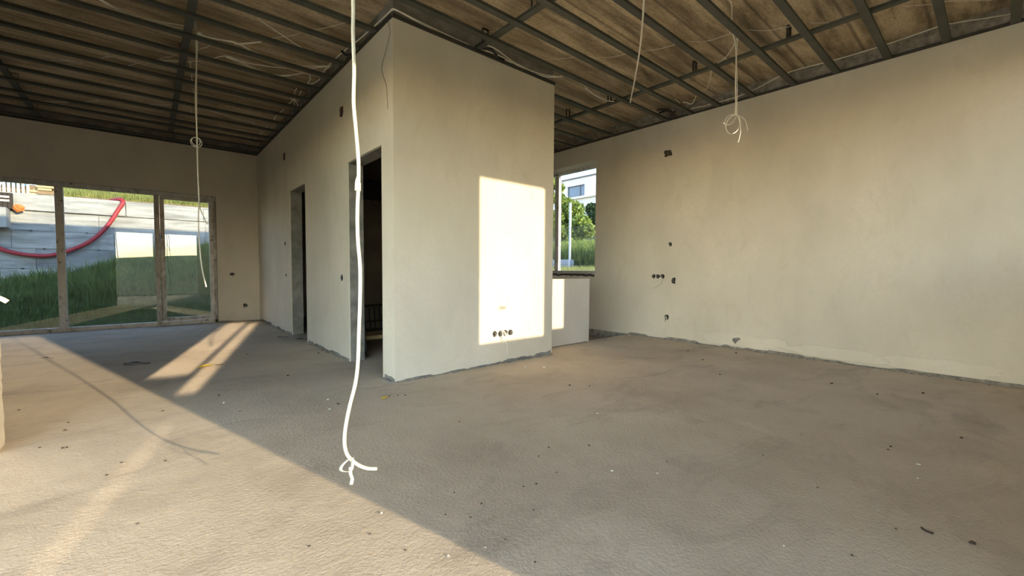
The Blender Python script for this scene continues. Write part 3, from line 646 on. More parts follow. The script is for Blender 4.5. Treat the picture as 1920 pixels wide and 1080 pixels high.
# dark cables
ceiling_cable('black cable bundle tied at the top of the right wall', [[(1232, 206), (1250, 206), (1262, 212), (1262, 222)], [(1236, 212), (1252, 208), (1258, 218)], [(1254, 222), (1260, 214), (1266, 209)]], 3.145, 0.014, m_black)
ceiling_cable('black cable clamp above the sun-patched wall', [[(906, 92), (920, 92), (932, 104), (945, 112)], [(892, 88), (905, 79)]], 3.16, 0.012, m_black)
ceiling_cable('dark cable tail dangling at the block corner over the doorway wall', [[(641, 96), (650, 103), (665, 100)], [(650, 112), (668, 98), (690, 80)]], 3.15, 0.012, m_black)
tw = [PX(u, v, XB - 0.006) for u, v in [(729, 30), (729, 45), (731, 62), (724, 92), (716, 122), (717, 138), (724, 160), (726, 185), (727, 204)]]
tag(tube('thin_wire', tw, 0.0022, m_wire), 'thin grey wire hanging down the doorway wall beside its corner', 'wire')

# ------------------------------------------------------------------ wire outlets in the walls
def outlet(name, label, axis, a, s, z, w, h, inward, mt=m_black, wires=(), shape='round', n=1, pitch=0.071, rim=None, group=None):
    """recessed-looking box: rim tube, dark well disc set slightly proud, and wires; a = wall face, inward = +1/-1 into the room"""
    P = (lambda d, ss, zz: (a + inward * d, ss, zz)) if axis == 'x' else (lambda d, ss, zz: (ss, a + inward * d, zz))
    root = empty(name, P(0, s, z)); r = random.Random(int(abs(s * 1000) + z * 100))
    for q in range(n):
        cs = s + (q - (n - 1) / 2) * pitch; k = 14; ring = []
        for i in range(k):
            an = 2 * math.pi * (i + 0.5) / k; e = 1 + r.uniform(-0.2, 0.2)
            if shape == 'square':
                c_, s_ = math.cos(an), math.sin(an); mxx = max(abs(c_), abs(s_)); e *= min(1.25, 1 / mxx)
            ring.append((math.cos(an) * w / 2 * e, math.sin(an) * h / 2 * e))
        V = [P(0.0012, cs + x * 1.05, z + y * 1.05) for x, y in ring] + [P(0.004, cs + x, z + y) for x, y in ring] + [P(0.0025, cs + x * 0.86, z + y * 0.86) for x, y in ring]
        Fc = [(i, (i + 1) % k, k + (i + 1) % k, k + i) for i in range(k)] + [(k + i, k + (i + 1) % k, 2 * k + (i + 1) % k, 2 * k + i) for i in range(k)]
        mesh('rim', V, Fc, rim or m_black, root)
        V = [P(0.0035, cs + x * 0.96, z + y * 0.96) for x, y in ring] + [P(0.0022, cs, z)]
        mesh('well', V, [(i, (i + 1) % k, k) for i in range(k)], mt, root)
        V = [P(0.009, cs - w * .12, z + h * .3), P(0.012, cs + w * .1, z), P(0.006, cs - w * .05, z - h * .3)]
        tube('wire_stub', V, 0.0028, m_wire, root, 5, 4)
    for wv in wires: tube('wire', [P(d, s + ds, z + dz) for d, ds, dz in wv], 0.0042, m_cable_lift, root, 5, 6)
    adopt(root); tag(root, label, 'socket', group)
xw = XR - 0.014
for (u, v, w, h, lab, kw) in [
    (1253, 287, 0.105, 0.085, 'square dark junction box high on the right wall', dict(shape='square', mt=m_crumb)),
    (1257, 458, 0.05, 0.055, 'small round wire hole midway up the right wall', {}),
    (1234, 518, 0.062, 0.062, 'row of three black sockets on the right wall', dict(n=3, wires=[[(0.01, -0.06, -0.01), (0.03, -0.07, -0.08), (0.03, -0.01, -0.14), (0.02, 0.07, -0.18)]])),
    (1263, 526, 0.05, 0.085, 'single upright black socket beside the triple sockets, right wall', dict(shape='square')),
    (1250, 595, 0.062, 0.075, 'low black socket near the floor of the right wall', dict(wires=[[(0.012, 0, 0.01), (0.03, -0.02, -0.03), (0.03, -0.04, -0.10), (0.01, -0.07, -0.13)], [(0.012, 0.01, 0.02), (0.025, 0.012, -0.04), (0.02, 0.012, -0.07)]]))]:
    p = PX(u, v, xw); outlet('wall_socket', lab, 'x', xw, p[1], p[2], w, h, -1, **kw)
p = PY(942, 625, YB)
outlet('wall_socket', 'row of four black sockets with white wires inside the sun patch', 'y', YB, p[0] + 0.004, p[2], 0.058, 0.062, -1, n=4, pitch=0.072, wires=[
    [(0.01, -0.03, 0.02), (0.05, -0.02, 0.03), (0.06, 0.0, -0.05), (0.05, 0.02, -0.14), (0.05, 0.04, -0.24)], [(0.01, 0.03, 0.0), (0.04, 0.06, -0.05), (0.06, 0.10, -0.10), (0.06, 0.135, -0.085)], [(0.01, -0.03, 0.02), (0.04, -0.01, 0.02), (0.03, -0.02, -0.06)]])
xw = XB
for (u, v, w, h, lab, kw) in [
    (640, 210, 0.095, 0.10, 'maroon junction box high on the doorway wall between the doorways', dict(shape='square', mt=m_redbox)),
    (533, 294, 0.10, 0.10, 'dark junction box high on the doorway wall near the far corner', dict(shape='square', mt=m_redbox)),
    (535, 457, 0.06, 0.06, 'upper wire hole beside the far doorway', {}),
    (537, 516, 0.045, 0.045, 'lower wire hole beside the far doorway', {}),
    (641, 521, 0.06, 0.07, 'black socket at hand height beside the near doorway', {})]:
    p = PX(u, v, xw); outlet('wall_socket', lab, 'x', xw, p[1], p[2], w, h, -1, **kw)
for (u, v, w, h, lab, kw) in [(435, 514, 0.07, 0.055, 'black wire hole in the far wall right of the garden door', {}), (460, 573, 0.075, 0.07, 'low round socket in the far wall near the corner', dict(wires=[[(0.01, -0.03, -0.01), (0.02, 0, -0.02), (0.01, 0.03, 0.0)]]))]:
    p = PY(u, v, YF - 0.012); outlet('wall_socket', lab, 'y', YF - 0.012, p[0], p[2], w, h, -1, **kw)

# ------------------------------------------------------------------ dark room seen through the near doorway
ep = empty('fuse_box', (2.32, 5.6, 1.93))
box('housing', 2.15, 2.50, 5.50, 5.598, 1.925, 2.175, m_black, ep, 0.012); box('cover', 2.17, 2.48, 5.492, 5.5, 1.945, 2.155, m_darksteel, ep, 0.004)
tube('loose_wire', [(2.26, 5.50, 1.93), (2.30, 5.47, 1.84), (2.36, 5.48, 1.83), (2.40, 5.50, 1.93)], 0.004, m_black, ep, 6, 6)
adopt(ep); tag(ep, 'black fuse box on the wall of the dark room', 'fuse box')
be = empty('slatted_bench', (2.3, 5.3, 0))
yb_ = 5.34
top = [(1.95 + t * 0.75, yb_ + 0.06, 0.47 + 0.045 * math.sin(math.pi * (0.1 + 0.8 * t))) for t in np.linspace(0, 1, 9)]
tube('top_rail', top, 0.016, m_darksteel, be, 8, 4)
tube('mid_rail', [(1.95, yb_ + 0.03, 0.31), (2.7, yb_ + 0.03, 0.31)], 0.012, m_darksteel, be, 8, 3)
tube('low_rail', [(1.95, yb_, 0.205), (2.7, yb_, 0.205)], 0.012, m_darksteel, be, 8, 3)
for i in range(11):
    x = 1.98 + i * 0.069; t = (x - 1.95) / 0.75
    tube('slat', [(x, yb_, 0.205), (x, yb_ + 0.035, 0.32), (x, yb_ + 0.06, 0.465 + 0.045 * math.sin(math.pi * (0.1 + 0.8 * t)))], 0.009, m_darksteel, be, 6, 3)
box('seat_board', 1.93, 2.72, 5.02, 5.34, 0.125, 0.175, m_wood, be, 0.006)
for x in (1.97, 2.67):
    for y in (5.05, 5.31): box('leg', x - 0.02, x + 0.02, y - 0.02, y + 0.02, 0.0, 0.125, m_darksteel, be)
adopt(be); tag(be, 'low dark slatted bench standing in the dark room', 'bench')
tag(tube('metal_rod', [(1.795, 4.63, 0.62), (1.80, 4.625, 0.45), (1.85, 4.62, 0.005)], 0.010, m_steel, None, 8, 4), 'thin grey rod leaning inside the near doorway', 'rod')

# ------------------------------------------------------------------ bits on the floor
def crumb_mesh(seed, mt):
    r = random.Random(seed); bm = bmesh.new(); bmesh.ops.create_icosphere(bm, subdivisions=1, radius=1)
    for v in bm.verts: v.co *= r.uniform(0.6, 1.25); v.co.z = max(-0.55, v.co.z * 0.55)
    me = bpy.data.meshes.new('debris_crumb'); bm.to_mesh(me); bm.free(); me.materials.append(mt); return me
CM = [crumb_mesh(i, m_crumb) for i in range(4)]; WM = [crumb_mesh(i + 9, m_wcrumb) for i in range(3)]
def crumb(u, v, size, white=False, i=0):
    p = PZ(u, v, 0.0); o = link(bpy.data.objects.new('debris_crumb', (WM if white else CM)[i % (3 if white else 4)]))
    o.location = (p[0], p[1], 0.55 * size); o.scale = (size, size * 1.3, size); o.rotation_euler = (0, 0, i * 1.7)
    lit = p[0] < 0.894 - 0.263 * (p[1] - 0.984)
    where = 'sunlit floor at the left' if lit else ('shaded floor towards the right wall' if u > 1200 else ('shaded floor before the doorway wall' if p[1] > 3.4 else 'shaded floor in the middle'))
    if white: tag(o, f'tiny white plaster crumb on the {where}', 'crumb', f'white crumbs on the {where}')
    else: tag(o, f'tiny dark crumb on the {where}', 'crumb', f'dark crumbs on the {where}')
dark = [(125, 840), (35, 770), (118, 841), (75, 840), (122, 808), (200, 892), (228, 868), (258, 983), (128, 793), (310, 865), (305, 771), (463, 665), (597, 663), (540, 705), (861, 791), (1010, 856), (1029, 840), (1006, 908), (981, 913), (1044, 887), (1105, 836), (1106, 724), (1068, 723), (1250, 866), (1350, 703), (1290, 658), (1318, 675), (1380, 663), (1645, 740), (1730, 738), (1560, 720), (1665, 844), (1670, 838), (1430, 854), (1533, 915), (1680, 993), (1802, 822), (1597, 1042), (852, 924), (835, 966), (882, 971), (1000, 957), (903, 945), (760, 742), (746, 742), (693, 1002), (760, 1032), (580, 1025), (1003, 1055), (947, 1012), (634, 758), (450, 772), (410, 742)]
for i, (u, v) in enumerate(dark):
    d = np.linalg.norm(PZ(u, v, 0) - CAM); crumb(u, v, 0.0021 * d * (0.8 + 0.5 * random.random()), False, i)
for i, (u, v) in enumerate([(841, 1043), (1470, 1024), (1722, 872), (1721, 898), (1147, 884), (1232, 888), (1120, 776), (715, 963), (910, 1027), (1180, 630), (1378, 654), (420, 756), (615, 750), (1020, 690), (985, 690), (618, 768)]):
    d = np.linalg.norm(PZ(u, v, 0) - CAM); crumb(u, v, 0.0024 * d * (0.8 + 0.5 * random.random()), True, i)
tag(crumb_o := link(bpy.data.objects.new('dirt_lump', CM[1])), 'larger dark dirt lump on the floor at the lower right', 'dirt lump')
p = PZ(1822, 1020, 0); crumb_o.location = (p[0], p[1], 0.006); crumb_o.scale = (0.012, 0.012, 0.011)
def leaf(name, label, u, v, size, mt, rot, cat='leaf'):
    p = PZ(u, v, 0); V = []; Fc = []
    n = 7
    for i in range(n):
        t = i / (n - 1); w = math.sin(math.pi * min(1, t * 0.95 + 0.03)) * 0.28; z = 0.1 + 0.14 * math.sin(t * 3.0)
        V += [(t - 0.5, -w, z + 0.12 * w), (t - 0.5, 0, z), (t - 0.5, w, z + 0.2 * w)]
    for i in range(n - 1): a = i * 3; Fc += [(a, a + 1, a + 4, a + 3), (a + 1, a + 2, a + 5, a + 4)]
    c, s = math.cos(rot), math.sin(rot)
    V = [(p[0] + size * (x * c - y * s), p[1] + size * (x * s + y * c), 0.001 + size * z * 0.5) for x, y, z in V]
    root = empty(name, (p[0], p[1], 0)); mesh('blade', V, Fc, mt, root, True)
    a = np.array(V[-2]); tube('stalk', [a, a + np.array([size * 0.3 * c, size * 0.3 * s, -a[2] + 0.004]), a + np.array([size * 0.5 * c - size * .1 * s, size * 0.5 * s + size * .1 * c, -a[2] + 0.003])], size * 0.025, m_dleaf, root, 5, 4)
    adopt(root); tag(root, label, cat)
leaf('dry_leaf', 'yellow leaf lying in the narrow light stripe', 386, 689, 0.16, m_yleaf, 0.3)
leaf('dry_leaf', 'yellow leaf on the shaded floor by the block corner', 722, 747, 0.075, m_yleaf, 0.5)
leaf('dry_leaf', 'dark curled leaf near the edge of the sunlit floor', 250, 683, 0.14, m_dleaf, -0.4)
leaf('dry_leaf', 'small dark curled leaf beside the dark curled leaf', 237, 683, 0.07, m_dleaf, 0.9)
leaf('dry_leaf', 'dark leaf on the floor before the far doorway', 563, 637, 0.13, m_dleaf, -0.2)
leaf('dry_leaf', 'brown scrap lying before the garden window', 84, 672, 0.08, m_dleaf, -0.6)
leaf('dry_leaf', 'brown scrap on the floor at the doorway wall', 525, 633, 0.10, m_dleaf, -0.3)
tag(tube('twig', [PZ(1728, 989, 0.004), PZ(1736, 995, 0.006), PZ(1750, 1000, 0.004)], 0.004, m_dleaf, None, 5, 4), 'short dark twig on the floor at the lower right', 'twig')
# rubble along the wall feet
V = []; Fc = []
def rub(n, fn):
    for _ in range(n):
        x, y = fn(); s = random.uniform(0.003, 0.012); k = len(V)
        for dx, dy, dz in ((-1, -1, 0), (1, -1, 0), (1, 1, 0), (-1, 1, 0), (random.uniform(-.4, .4), random.uniform(-.4, .4), 1.1)): V.append((x + dx * s * random.uniform(.6, 1.2), y + dy * s * random.uniform(.6, 1.2), dz * s))
        Fc.extend([(k, k + 1, k + 4), (k + 1, k + 2, k + 4), (k + 2, k + 3, k + 4), (k + 3, k, k + 4)])
rub(160, lambda: (XR - 0.02 - abs(random.gauss(0, 0.02)), random.uniform(0, YD)))
rub(120, lambda: (random.uniform(XB, XB2), YB - 0.006 - abs(random.gauss(0, 0.018))))
rub(120, lambda: (XB - 0.006 - abs(random.gauss(0, 0.02)), random.choice([random.uniform(YB, 3.67), random.uniform(4.53, 6.1), random.uniform(6.92, YF)])))
rub(60, lambda: (random.uniform(0.0, XB), YF - 0.02 - abs(random.gauss(0, 0.02))))
tag(mesh('plaster_rubble', V, Fc, m_conc), 'fine grey plaster rubble along the feet of the walls', 'rubble', kind='stuff')

# ------------------------------------------------------------------ outdoors: yard, retaining wall
YW = 16.4
def wall_base(x): return float(np.interp(x, [-8, -2.8, -1.5, -0.5, 1.5, 4, 8], [0.3, 0.54, 0.72, 1.14, 1.62, 2.0, 2.2]))
def yard_z(x, y):
    t = min(1, max(0, (y - 10.0) / (YW - 10.0))); t = t * t * (3 - 2 * t) if t < 1 else 1
    return -0.14 + (wall_base(x) + 0.14) * t
def terrain(name, xs, ys, fz, mt, label, cat='ground'):
    V = [(x, y, fz(x, y)) for y in ys for x in xs]; n = len(xs)
    Fc = [(j * n + i, j * n + i + 1, (j + 1) * n + i + 1, (j + 1) * n + i) for j in range(len(ys) - 1) for i in range(n - 1)]
    return structure(mesh(name, V, Fc, mt, None, True), label, cat)
terrain('garden_ground', np.linspace(-9, 6.05, 50), np.linspace(YF + 0.31, YW + 0.05, 28), yard_z, m_turf, 'grassy yard rising towards the retaining wall')
terrain('terrace_ground', np.linspace(-90, 90, 61), np.linspace(-90, -1.0, 40), lambda x, y: -0.16 + 3.0 * (lambda t: t * t * (3 - 2 * t))(min(1, max(0, (-y - 14) / 66))) + 0.4 * math.sin(x * 0.21) * min(1, max(0, (-y - 14) / 30)), m_turf, 'open ground on the sunny side of the house')
terrain('terrace_ground', np.linspace(-60, -4.8, 20), np.linspace(-1.0, YW, 8), lambda x, y: -0.16, m_bounce_ground, 'unseen pale ground left of the house, added to bounce light in')

def blades(fn_xy, fn_z, n, h, w, bend=0.35):
    V = np.zeros((n * 3, 3)); xy = np.array([fn_xy() for _ in range(n)]); zz = np.array([fn_z(a, b) for a, b in xy])
    an = RNG.uniform(0, 2 * np.pi, n); hh = h * RNG.uniform(0.5, 1.3, n); ww = w * RNG.uniform(0.6, 1.3, n)
    dx, dy = np.cos(an), np.sin(an); bx = RNG.normal(0, bend, n) * hh; by = RNG.normal(0, bend, n) * hh
    V[0::3] = np.stack([xy[:, 0] - dx * ww, xy[:, 1] - dy * ww, zz - 0.02], 1); V[1::3] = np.stack([xy[:, 0] + dx * ww, xy[:, 1] + dy * ww, zz - 0.02], 1)
    V[2::3] = np.stack([xy[:, 0] + bx, xy[:, 1] + by, zz + hh], 1)
    return V, np.arange(n * 3).reshape(-1, 3)
def fast_mesh(name, V, Fc, mt):
    me = bpy.data.meshes.new(name); nv, nf, k = len(V), len(Fc), Fc.shape[1]
    me.vertices.add(nv); me.vertices.foreach_set('co', V.astype(np.float32).ravel()); me.loops.add(nf * k); me.loops.foreach_set('vertex_index', Fc.astype(np.int32).ravel())
    me.polygons.add(nf); me.polygons.foreach_set('loop_start', np.arange(0, nf * k, k, dtype=np.int32)); me.materials.append(mt); me.update(calc_edges=True)
    return link(bpy.data.objects.new(name, me))
def yxy():
    y = 10.1 + 6.1 * RNG.random() ** 0.9; return (RNG.uniform(-0.34 * y, 0.26 * y), y)
V, Fc = blades(yxy, yard_z, 46000, 0.20, 0.013)
cl = [(RNG.uniform(-0.30, 0.24), RNG.uniform(12.5, 16.0)) for _ in range(70)]
def tuft():
    c = cl[RNG.integers(len(cl))]; y = min(16.15, c[1] + RNG.normal(0, 0.16)); return (c[0] * c[1] + RNG.normal(0, 0.22), y)
V2, F2 = blades(tuft, yard_z, 9000, 0.38, 0.016, 0.3)
Fc = np.concatenate([Fc, F2 + len(V)]); V = np.concatenate([V, V2])
V[:, 1] = np.minimum(V[:, 1], YW - 0.075)
tag(fast_mesh('lawn_grass', V, Fc, m_grass), 'shaded green grass growing in the yard below the retaining wall', 'grass', kind='stuff')

rw = empty('wall_retaining', (0, YW, 0)); structure(rw, 'cast concrete retaining wall beyond the yard', 'wall')
box('core', -12, 6.4, YW + 0.03, YW + 0.33, -0.2, 2.86, m_cast2, rw)
zr = [(-0.2, 0.43), (0.44, 0.945), (0.955, 1.465), (1.475, 1.925), (1.935, 2.42)]
rp = random.Random(5)
for j, (za, zb) in enumerate(zr):
    xs_ = -9.0 - 0.4 * j
    while xs_ < 6.2:
        wv = 1.9 if j < 4 else 2.4; g = rp.uniform(0, 0.008)
        if xs_ + wv > -5.5 and xs_ < 4.0: box('panel', xs_ + 0.004, xs_ + wv - 0.004, YW - g, YW + 0.05, za, zb, m_cast if (j + int(xs_)) % 3 else m_cast2, rw)
        xs_ += wv
for xa, xb_, zt in [(-9, -0.45, 2.84), (-0.43, 1.35, 2.835), (1.36, 3.2, 2.83), (3.21, 6.2, 2.83)]:
    box('panel', xa, xb_, YW - 0.06 if xa < -0.44 else YW - 0.03, YW + 0.33, 2.45, zt, m_cast, rw)
box('coping', -12, 6.4, YW - 0.02, YW + 0.45, 2.84, 2.875, m_cast, rw)
ho = []
for x in np.arange(-4.6, 3.2, 1.02):
    for z in (0.95, 1.47, 1.93): ho.append((x + (z * 1.7) % 0.5, x + (z * 1.7) % 0.5 + 0.035, YW - 0.013, YW + 0.01, z - 0.018, z + 0.018))
tie = boxes('tie_holes', ho, m_black, rw); tie['kind'] = 'stuff'
adopt(rw)
hp = [PY(u, v, YW - 0.10) for u, v in [(-60, 440), (0, 466), (30, 475), (62, 479), (95, 479), (130, 470), (165, 455), (190, 436), (208, 415), (222, 393), (229, 383)]] + [PY(230, 377, YW - 0.06), PY(225, 374, YW + 0.02), PY(214, 375, YW + 0.25), PY(205, 377, YW + 0.5)]
tag(tube('corrugated_hose', hp, [0.055 if i % 2 else 0.048 for i in range(120)], m_hose, None, 10, 8), 'red corrugated hose hanging in a bow from the retaining wall', 'hose')
# ground above the retaining wall
def upper_z(x, y):
    m = 1 / (1 + math.exp(-max(-40, min(40, (x + 0.109 * y) * 7.0)))); d = max(0, y - YW - 0.45)
    return 2.80 + m * (0.05 + 0.48 * d) + (1 - m) * 0.02 * d + 0.03 * math.sin(x * 3) * math.sin(y * 2)
terrain('upper_ground', np.linspace(-14, 7, 64), np.concatenate([np.linspace(YW + 0.33, 21, 24), np.linspace(22, 60, 10)]), lambda x, y: upper_z(x, min(y, 24)), m_soil, 'sandy ground and bank above the retaining wall')
V, Fc = blades(lambda: (lambda y: (RNG.uniform(-0.103 * y, 0.27 * y), y))(YW + 0.75 + 3.6 * RNG.random() ** 1.5), upper_z, 26000, 0.20, 0.012)
tag(fast_mesh('bank_grass', V, Fc, m_grass_y), 'sunlit yellow-green grass on the bank above the retaining wall', 'grass', kind='stuff')
# building-site things at the upper left
def Q(u, v, y): return PY(u, v, y)
ts = empty('timber_stack', Q(82, 364, 18.6))
r0 = random.Random(3); base = Q(60, 366, 18.6); end = Q(104, 368, 18.6)
for lay in range(6):
    for j in range(2):
        z = base[2] + 0.01 + lay * 0.075; x0_ = base[0] + r0.uniform(-0.08, 0.1) + lay * 0.03; x1_ = end[0] + r0.uniform(-0.15, 0.03)
        box('plank', x0_, x1_, 18.5 + j * 0.3, 18.75 + j * 0.3, z, z + r0.uniform(0.045, 0.065), m_wood, ts)
adopt(ts); tag(ts, 'stack of fresh yellow planks lying above the retaining wall', 'planks')
bd = tag(box('reddish_beam', Q(70, 362, 18.3)[0], Q(104, 362, 18.3)[0], 18.25, 18.4, Q(70, 364, 18.3)[2], Q(70, 358, 18.3)[2], m_soil), 'reddish beam in front of the plank stack', 'beam')
pf = empty('slat_fence', Q(25, 362, 19.0))
a, b_ = Q(-30, 360, 19.0), Q(60, 360, 19.0)
for zz_ in (0.10, 0.42): box('rail', a[0], b_[0], 19.0, 19.03, a[2] + zz_, a[2] + zz_ + 0.07, m_soil, pf)
for u in range(-28, 60, 9):
    p = Q(u, 361, 18.98); box('slat', p[0] - 0.03, p[0] + 0.03, 18.96, 18.99, p[2] - 0.05, p[2] + 0.62, m_pale, pf)
adopt(pf); tag(pf, 'row of pale upright slats behind the retaining wall', 'fence')
sd = box('soil_heap', a[0], b_[0] + 0.3, 20.6, 21.2, a[2] - 0.1, a[2] + 0.55, m_soil, None, 0.15); tag(sd, 'reddish heap behind the pale slats', 'soil heap')
# tarpaulin: sagging sheet
c0, c1 = Q(-30, 336, 19.3), Q(44, 347, 19.3); V = []; Fc = []
for i in range(9):
    for j in range(6):
        t, s = i / 8, j / 5; V.append((c0[0] + (c1[0] - c0[0]) * t, 19.1 + s * 1.2, c0[2] + (c1[2] - c0[2]) * t + 0.18 * s - 0.07 * math.sin(math.pi * s) + 0.02 * math.sin(7 * t)))
for i in range(8):
    for j in range(5): Fc.append((i * 6 + j, i * 6 + j + 1, (i + 1) * 6 + j + 1, (i + 1) * 6 + j))
tp = mesh('tarpaulin', V, Fc, m_blue, None, True); md = tp.modifiers.new('thick', 'SOLIDIFY'); md.thickness = 0.02; tag(tp, 'bright blue tarpaulin at the top left window corner', 'tarpaulin')
pl = empty('pallet', Q(5, 392, YW - 0.25)); za, zb = Q(5, 390, YW - 0.2)[2], Q(5, 361, YW - 0.2)[2]; xa, xb_ = Q(-12, 380, YW - 0.2)[0], Q(19, 380, YW - 0.2)[0]
for i in range(4):
    x = xa + (xb_ - xa) * i / 3.4; box('upright', x, x + 0.07, YW - 0.25, YW - 0.12, za, zb, m_darkwood, pl)
for z in (za + 0.16, zb - 0.13): box('cross_board', xa, xb_, YW - 0.28, YW - 0.25, z, z + 0.05, m_pale, pl)
box('backing', xa, xb_, YW - 0.12, YW - 0.10, za, zb, m_darkwood, pl)
adopt(pl); tag(pl, 'dark wooden pallet leaning on the retaining wall, left edge', 'pallet')
blk = box('concrete_step', xa - 1.5, Q(21, 400, YW)[0], YW - 0.5, YW - 0.07, 1.95, za, m_cast, None, 0.02); tag(blk, 'pale concrete ledge below the dark pallet', 'ledge')
bm = bmesh.new(); bmesh.ops.create_icosphere(bm, subdivisions=3, radius=1)
for v in bm.verts: n_ = 1 + 0.25 * math.sin(v.co.x * 5 + v.co.z * 4) * math.cos(v.co.y * 6); v.co = Vector((v.co.x * 0.10 * n_, v.co.y * 0.07 * n_, v.co.z * 0.09 * n_))
me = bpy.data.meshes.new('orange_rag'); bm.to_mesh(me); bm.free(); me.materials.append(m_orange); og = link(bpy.data.objects.new('orange_rag', me)); og.location = tuple(Q(35, 390, YW - 0.2)); tag(og, 'crumpled orange rag caught on the retaining wall', 'rag')

# ------------------------------------------------------------------ outdoors: right window view
def rz(x, y): return float(np.interp(x, [6, 8, 10.5, 13, 18, 26, 60], [0.55, 0.80, 1.0, 1.6, 3.0, 4.6, 9.0]))
terrain('side_ground', np.concatenate([np.linspace(6.0, 14, 17), np.linspace(15, 60, 20)]), np.linspace(-6, 45, 34), rz, m_turf, 'overgrown slope beyond the right window')
V, Fc = blades(lambda: (lambda x: (x, x * RNG.uniform(0.60, 1.10)))(7 + 3.35 * RNG.random()), rz, 13000, 0.16, 0.012)
tag(fast_mesh('dry_grass', V, Fc, m_grass_y), 'dry yellowish grass below the wire fence', 'grass', kind='stuff')
V, Fc = blades(lambda: (lambda x: (x, x * RNG.uniform(0.60, 1.10)))(10.95 + 1.5 * RNG.random() ** 0.8), rz, 22000, 0.6, 0.03, 0.3)
tag(fast_mesh('tall_weeds', V, Fc, m_weed), 'tall green weeds growing behind the wire fence', 'weeds', kind='stuff')
XFN = 10.5
fe = empty('wire_fence', (XFN, 9, 1.0))
pp = PX(1068, 502, XFN); pt = PX(1068, 381, XFN); zf0, zf1 = pp[2], pt[2]
for dy in (-2.5, 0, 2.5, 5.0):
    box('post', XFN - 0.03, XFN + 0.03, pp[1] + dy - 0.03, pp[1] + dy + 0.03, zf0 - 0.1, zf1, m_white, fe, 0.004)
V, Fc = [], []
for y in np.arange(pp[1] - 2.5, pp[1] + 5.0, 0.05):
    v, f = box_vf(XFN - 0.002, XFN + 0.002, y - 0.002, y + 0.002, zf0 + 0.05, zf0 + 1.35, len(V)); V += v; Fc += f
for z in (0.1, 0.5, 0.9, 1.3):
    v, f = box_vf(XFN - 0.008, XFN - 0.002, pp[1] - 2.5, pp[1] + 5.0, zf0 + z, zf0 + z + 0.006, len(V)); V += v; Fc += f
wm_ = mesh('wire_mesh', V, Fc, m_steel, fe); wm_['kind'] = 'stuff'
adopt(fe); tag(fe, 'wire mesh fence with white posts beyond the right window', 'fence')
kb = PX(1052, 487, XFN + 0.15); tag(box('fence_kerb', XFN + 0.05, XFN + 0.25, pp[1] + 0.03, pp[1] + 5, 0.7, kb[2], m_white, None, 0.01), 'white concrete kerb at the foot of the wire fence', 'kerb')

def foliage(name, label, blobs, n, size, mt, trunk_base, group=None):
    root = empty(name, trunk_base); P = []; S = sum(b[3] ** 2 for b in blobs)
    for (cx, cy, cz, r) in blobs:
        k = int(n * r * r / S); d = RNG.normal(size=(k, 3)); d /= np.linalg.norm(d, axis=1)[:, None]; rad = r * (0.55 + 0.5 * RNG.random(k))[:, None]
        P.append(np.array([cx, cy, cz]) + d * rad * np.array([1, 1, 0.85]))
    P = np.concatenate(P); k = len(P); a = RNG.normal(size=(k, 3)); a /= np.linalg.norm(a, axis=1)[:, None]; b = np.cross(a, RNG.normal(size=(k, 3))); b /= np.linalg.norm(b, axis=1)[:, None]
    s = size * RNG.uniform(0.6, 1.3, k)[:, None]; V = np.zeros((k * 4, 3)); V[0::4] = P - a * s; V[1::4] = P + b * s * 0.45; V[2::4] = P + a * s; V[3::4] = P - b * s * 0.45
    o = fast_mesh('foliage', V, np.arange(k * 4).reshape(-1, 4), mt); o.parent = root
    for (cx, cy, cz, r) in blobs[:4]:
        tube('stem', [trunk_base, (np.array(trunk_base) + np.array([cx, cy, cz])) / 2 + np.array([0.05, -0.08, 0]), (cx, cy, cz)], [0.06, 0.05, 0.03, 0.02], m_bark, root, 6, 4)
    adopt(root); tag(root, label, 'bush', group)
def blob(u, v, x, px):
    p = PX(u, v, x); dep = float((p - CAM) @ FW); return (p[0], p[1], p[2], px * dep / F_PX)
foliage('leafy_bush', 'large light green bush behind the white fence post', [blob(1076, 395, 14.5, 20), blob(1064, 405, 14.5, 22), blob(1088, 420, 14.3, 20), blob(1062, 382, 14.6, 13), blob(1100, 432, 14.3, 17), blob(1072, 440, 14.2, 24)], 9000, 0.09, m_leaf, tuple(PX(1075, 475, 14.5)))
foliage('leafy_bush', 'dark green bush at the right edge of the side window', [blob(1110, 392, 17, 12), blob(1118, 408, 17, 16), blob(1106, 420, 17, 12)], 4000, 0.10, m_leaf_d, tuple(PX(1114, 460, 17)))
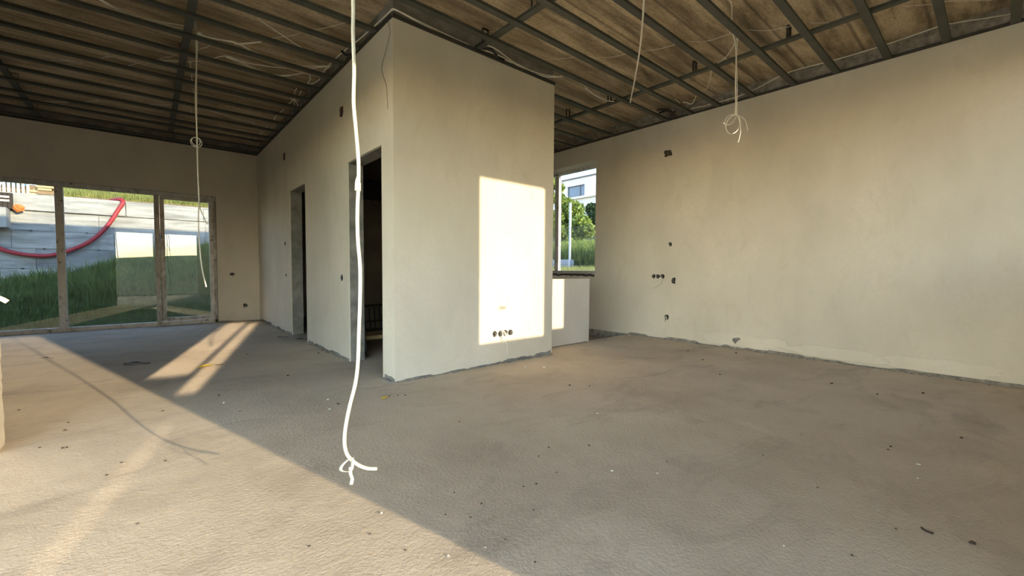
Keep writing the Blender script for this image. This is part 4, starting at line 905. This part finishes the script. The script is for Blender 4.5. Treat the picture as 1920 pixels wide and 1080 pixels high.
foliage('leafy_bush', 'tall leafy bush partly hidden by the window mullion', [blob(1046, 372, 13.6, 13), blob(1040, 410, 13.6, 18), blob(1050, 352, 13.6, 9), blob(1036, 345, 13.6, 14), blob(1048, 435, 13.6, 16)], 5000, 0.075, m_leaf, tuple(PX(1044, 470, 13.6)))
# white house on the hill
XH = 27.0
def hz(u, v): return PX(u, v, XH)
ta, tb = hz(1046, 334), hz(1160, 332); z_top = hz(1090, 333)[2]; zlow = 3.0
hs = empty('white_house', (XH, 22, zlow))
wa, wb = hz(1096, 345), hz(1064, 368); wy0, wy1, wz0, wz1 = wa[1], wb[1], hz(1096, 366)[2], wa[2]
grid_wall('facade', 'x', XH, XH + 0.3, tb[1] - 6, ta[1] + 6, zlow, z_top, [(wy0, wy1, wz0, wz1)], m_house, hs)
box('roof_edge', XH - 0.12, XH + 8, tb[1] - 6, ta[1] + 6, z_top, z_top + 0.08, m_anthr, hs)
box('side_body', XH + 0.3, XH + 8, tb[1] - 6, ta[1] + 6, zlow, z_top - 0.02, m_house, hs)
ym = wy0 + (wy1 - wy0) * 0.28
fr = boxes('window_frame', [(XH + 0.08, XH + 0.16, wy0, wy1, wz0, wz0 + 0.08), (XH + 0.08, XH + 0.16, wy0, wy1, wz1 - 0.08, wz1), (XH + 0.08, XH + 0.16, wy0, wy0 + 0.08, wz0, wz1), (XH + 0.08, XH + 0.16, wy1 - 0.08, wy1, wz0, wz1), (XH + 0.08, XH + 0.16, ym - 0.05, ym + 0.05, wz0, wz1)], m_anthr, hs)
box('window_pane', XH + 0.11, XH + 0.13, wy0 + 0.08, ym - 0.05, wz0 + 0.08, wz1 - 0.08, m_housewin, hs)
box('window_pane', XH + 0.11, XH + 0.13, ym + 0.05, wy1 - 0.08, wz0 + 0.08, wz1 - 0.08, m_housewin, hs)
box('ledge', XH - 0.25, XH, tb[1] - 6, ta[1] + 6, hz(1110, 369)[2], hz(1110, 367)[2] + 0.02, m_white, hs)
adopt(hs); tag(hs, 'white flat-roofed house on the slope behind the bushes', 'house')
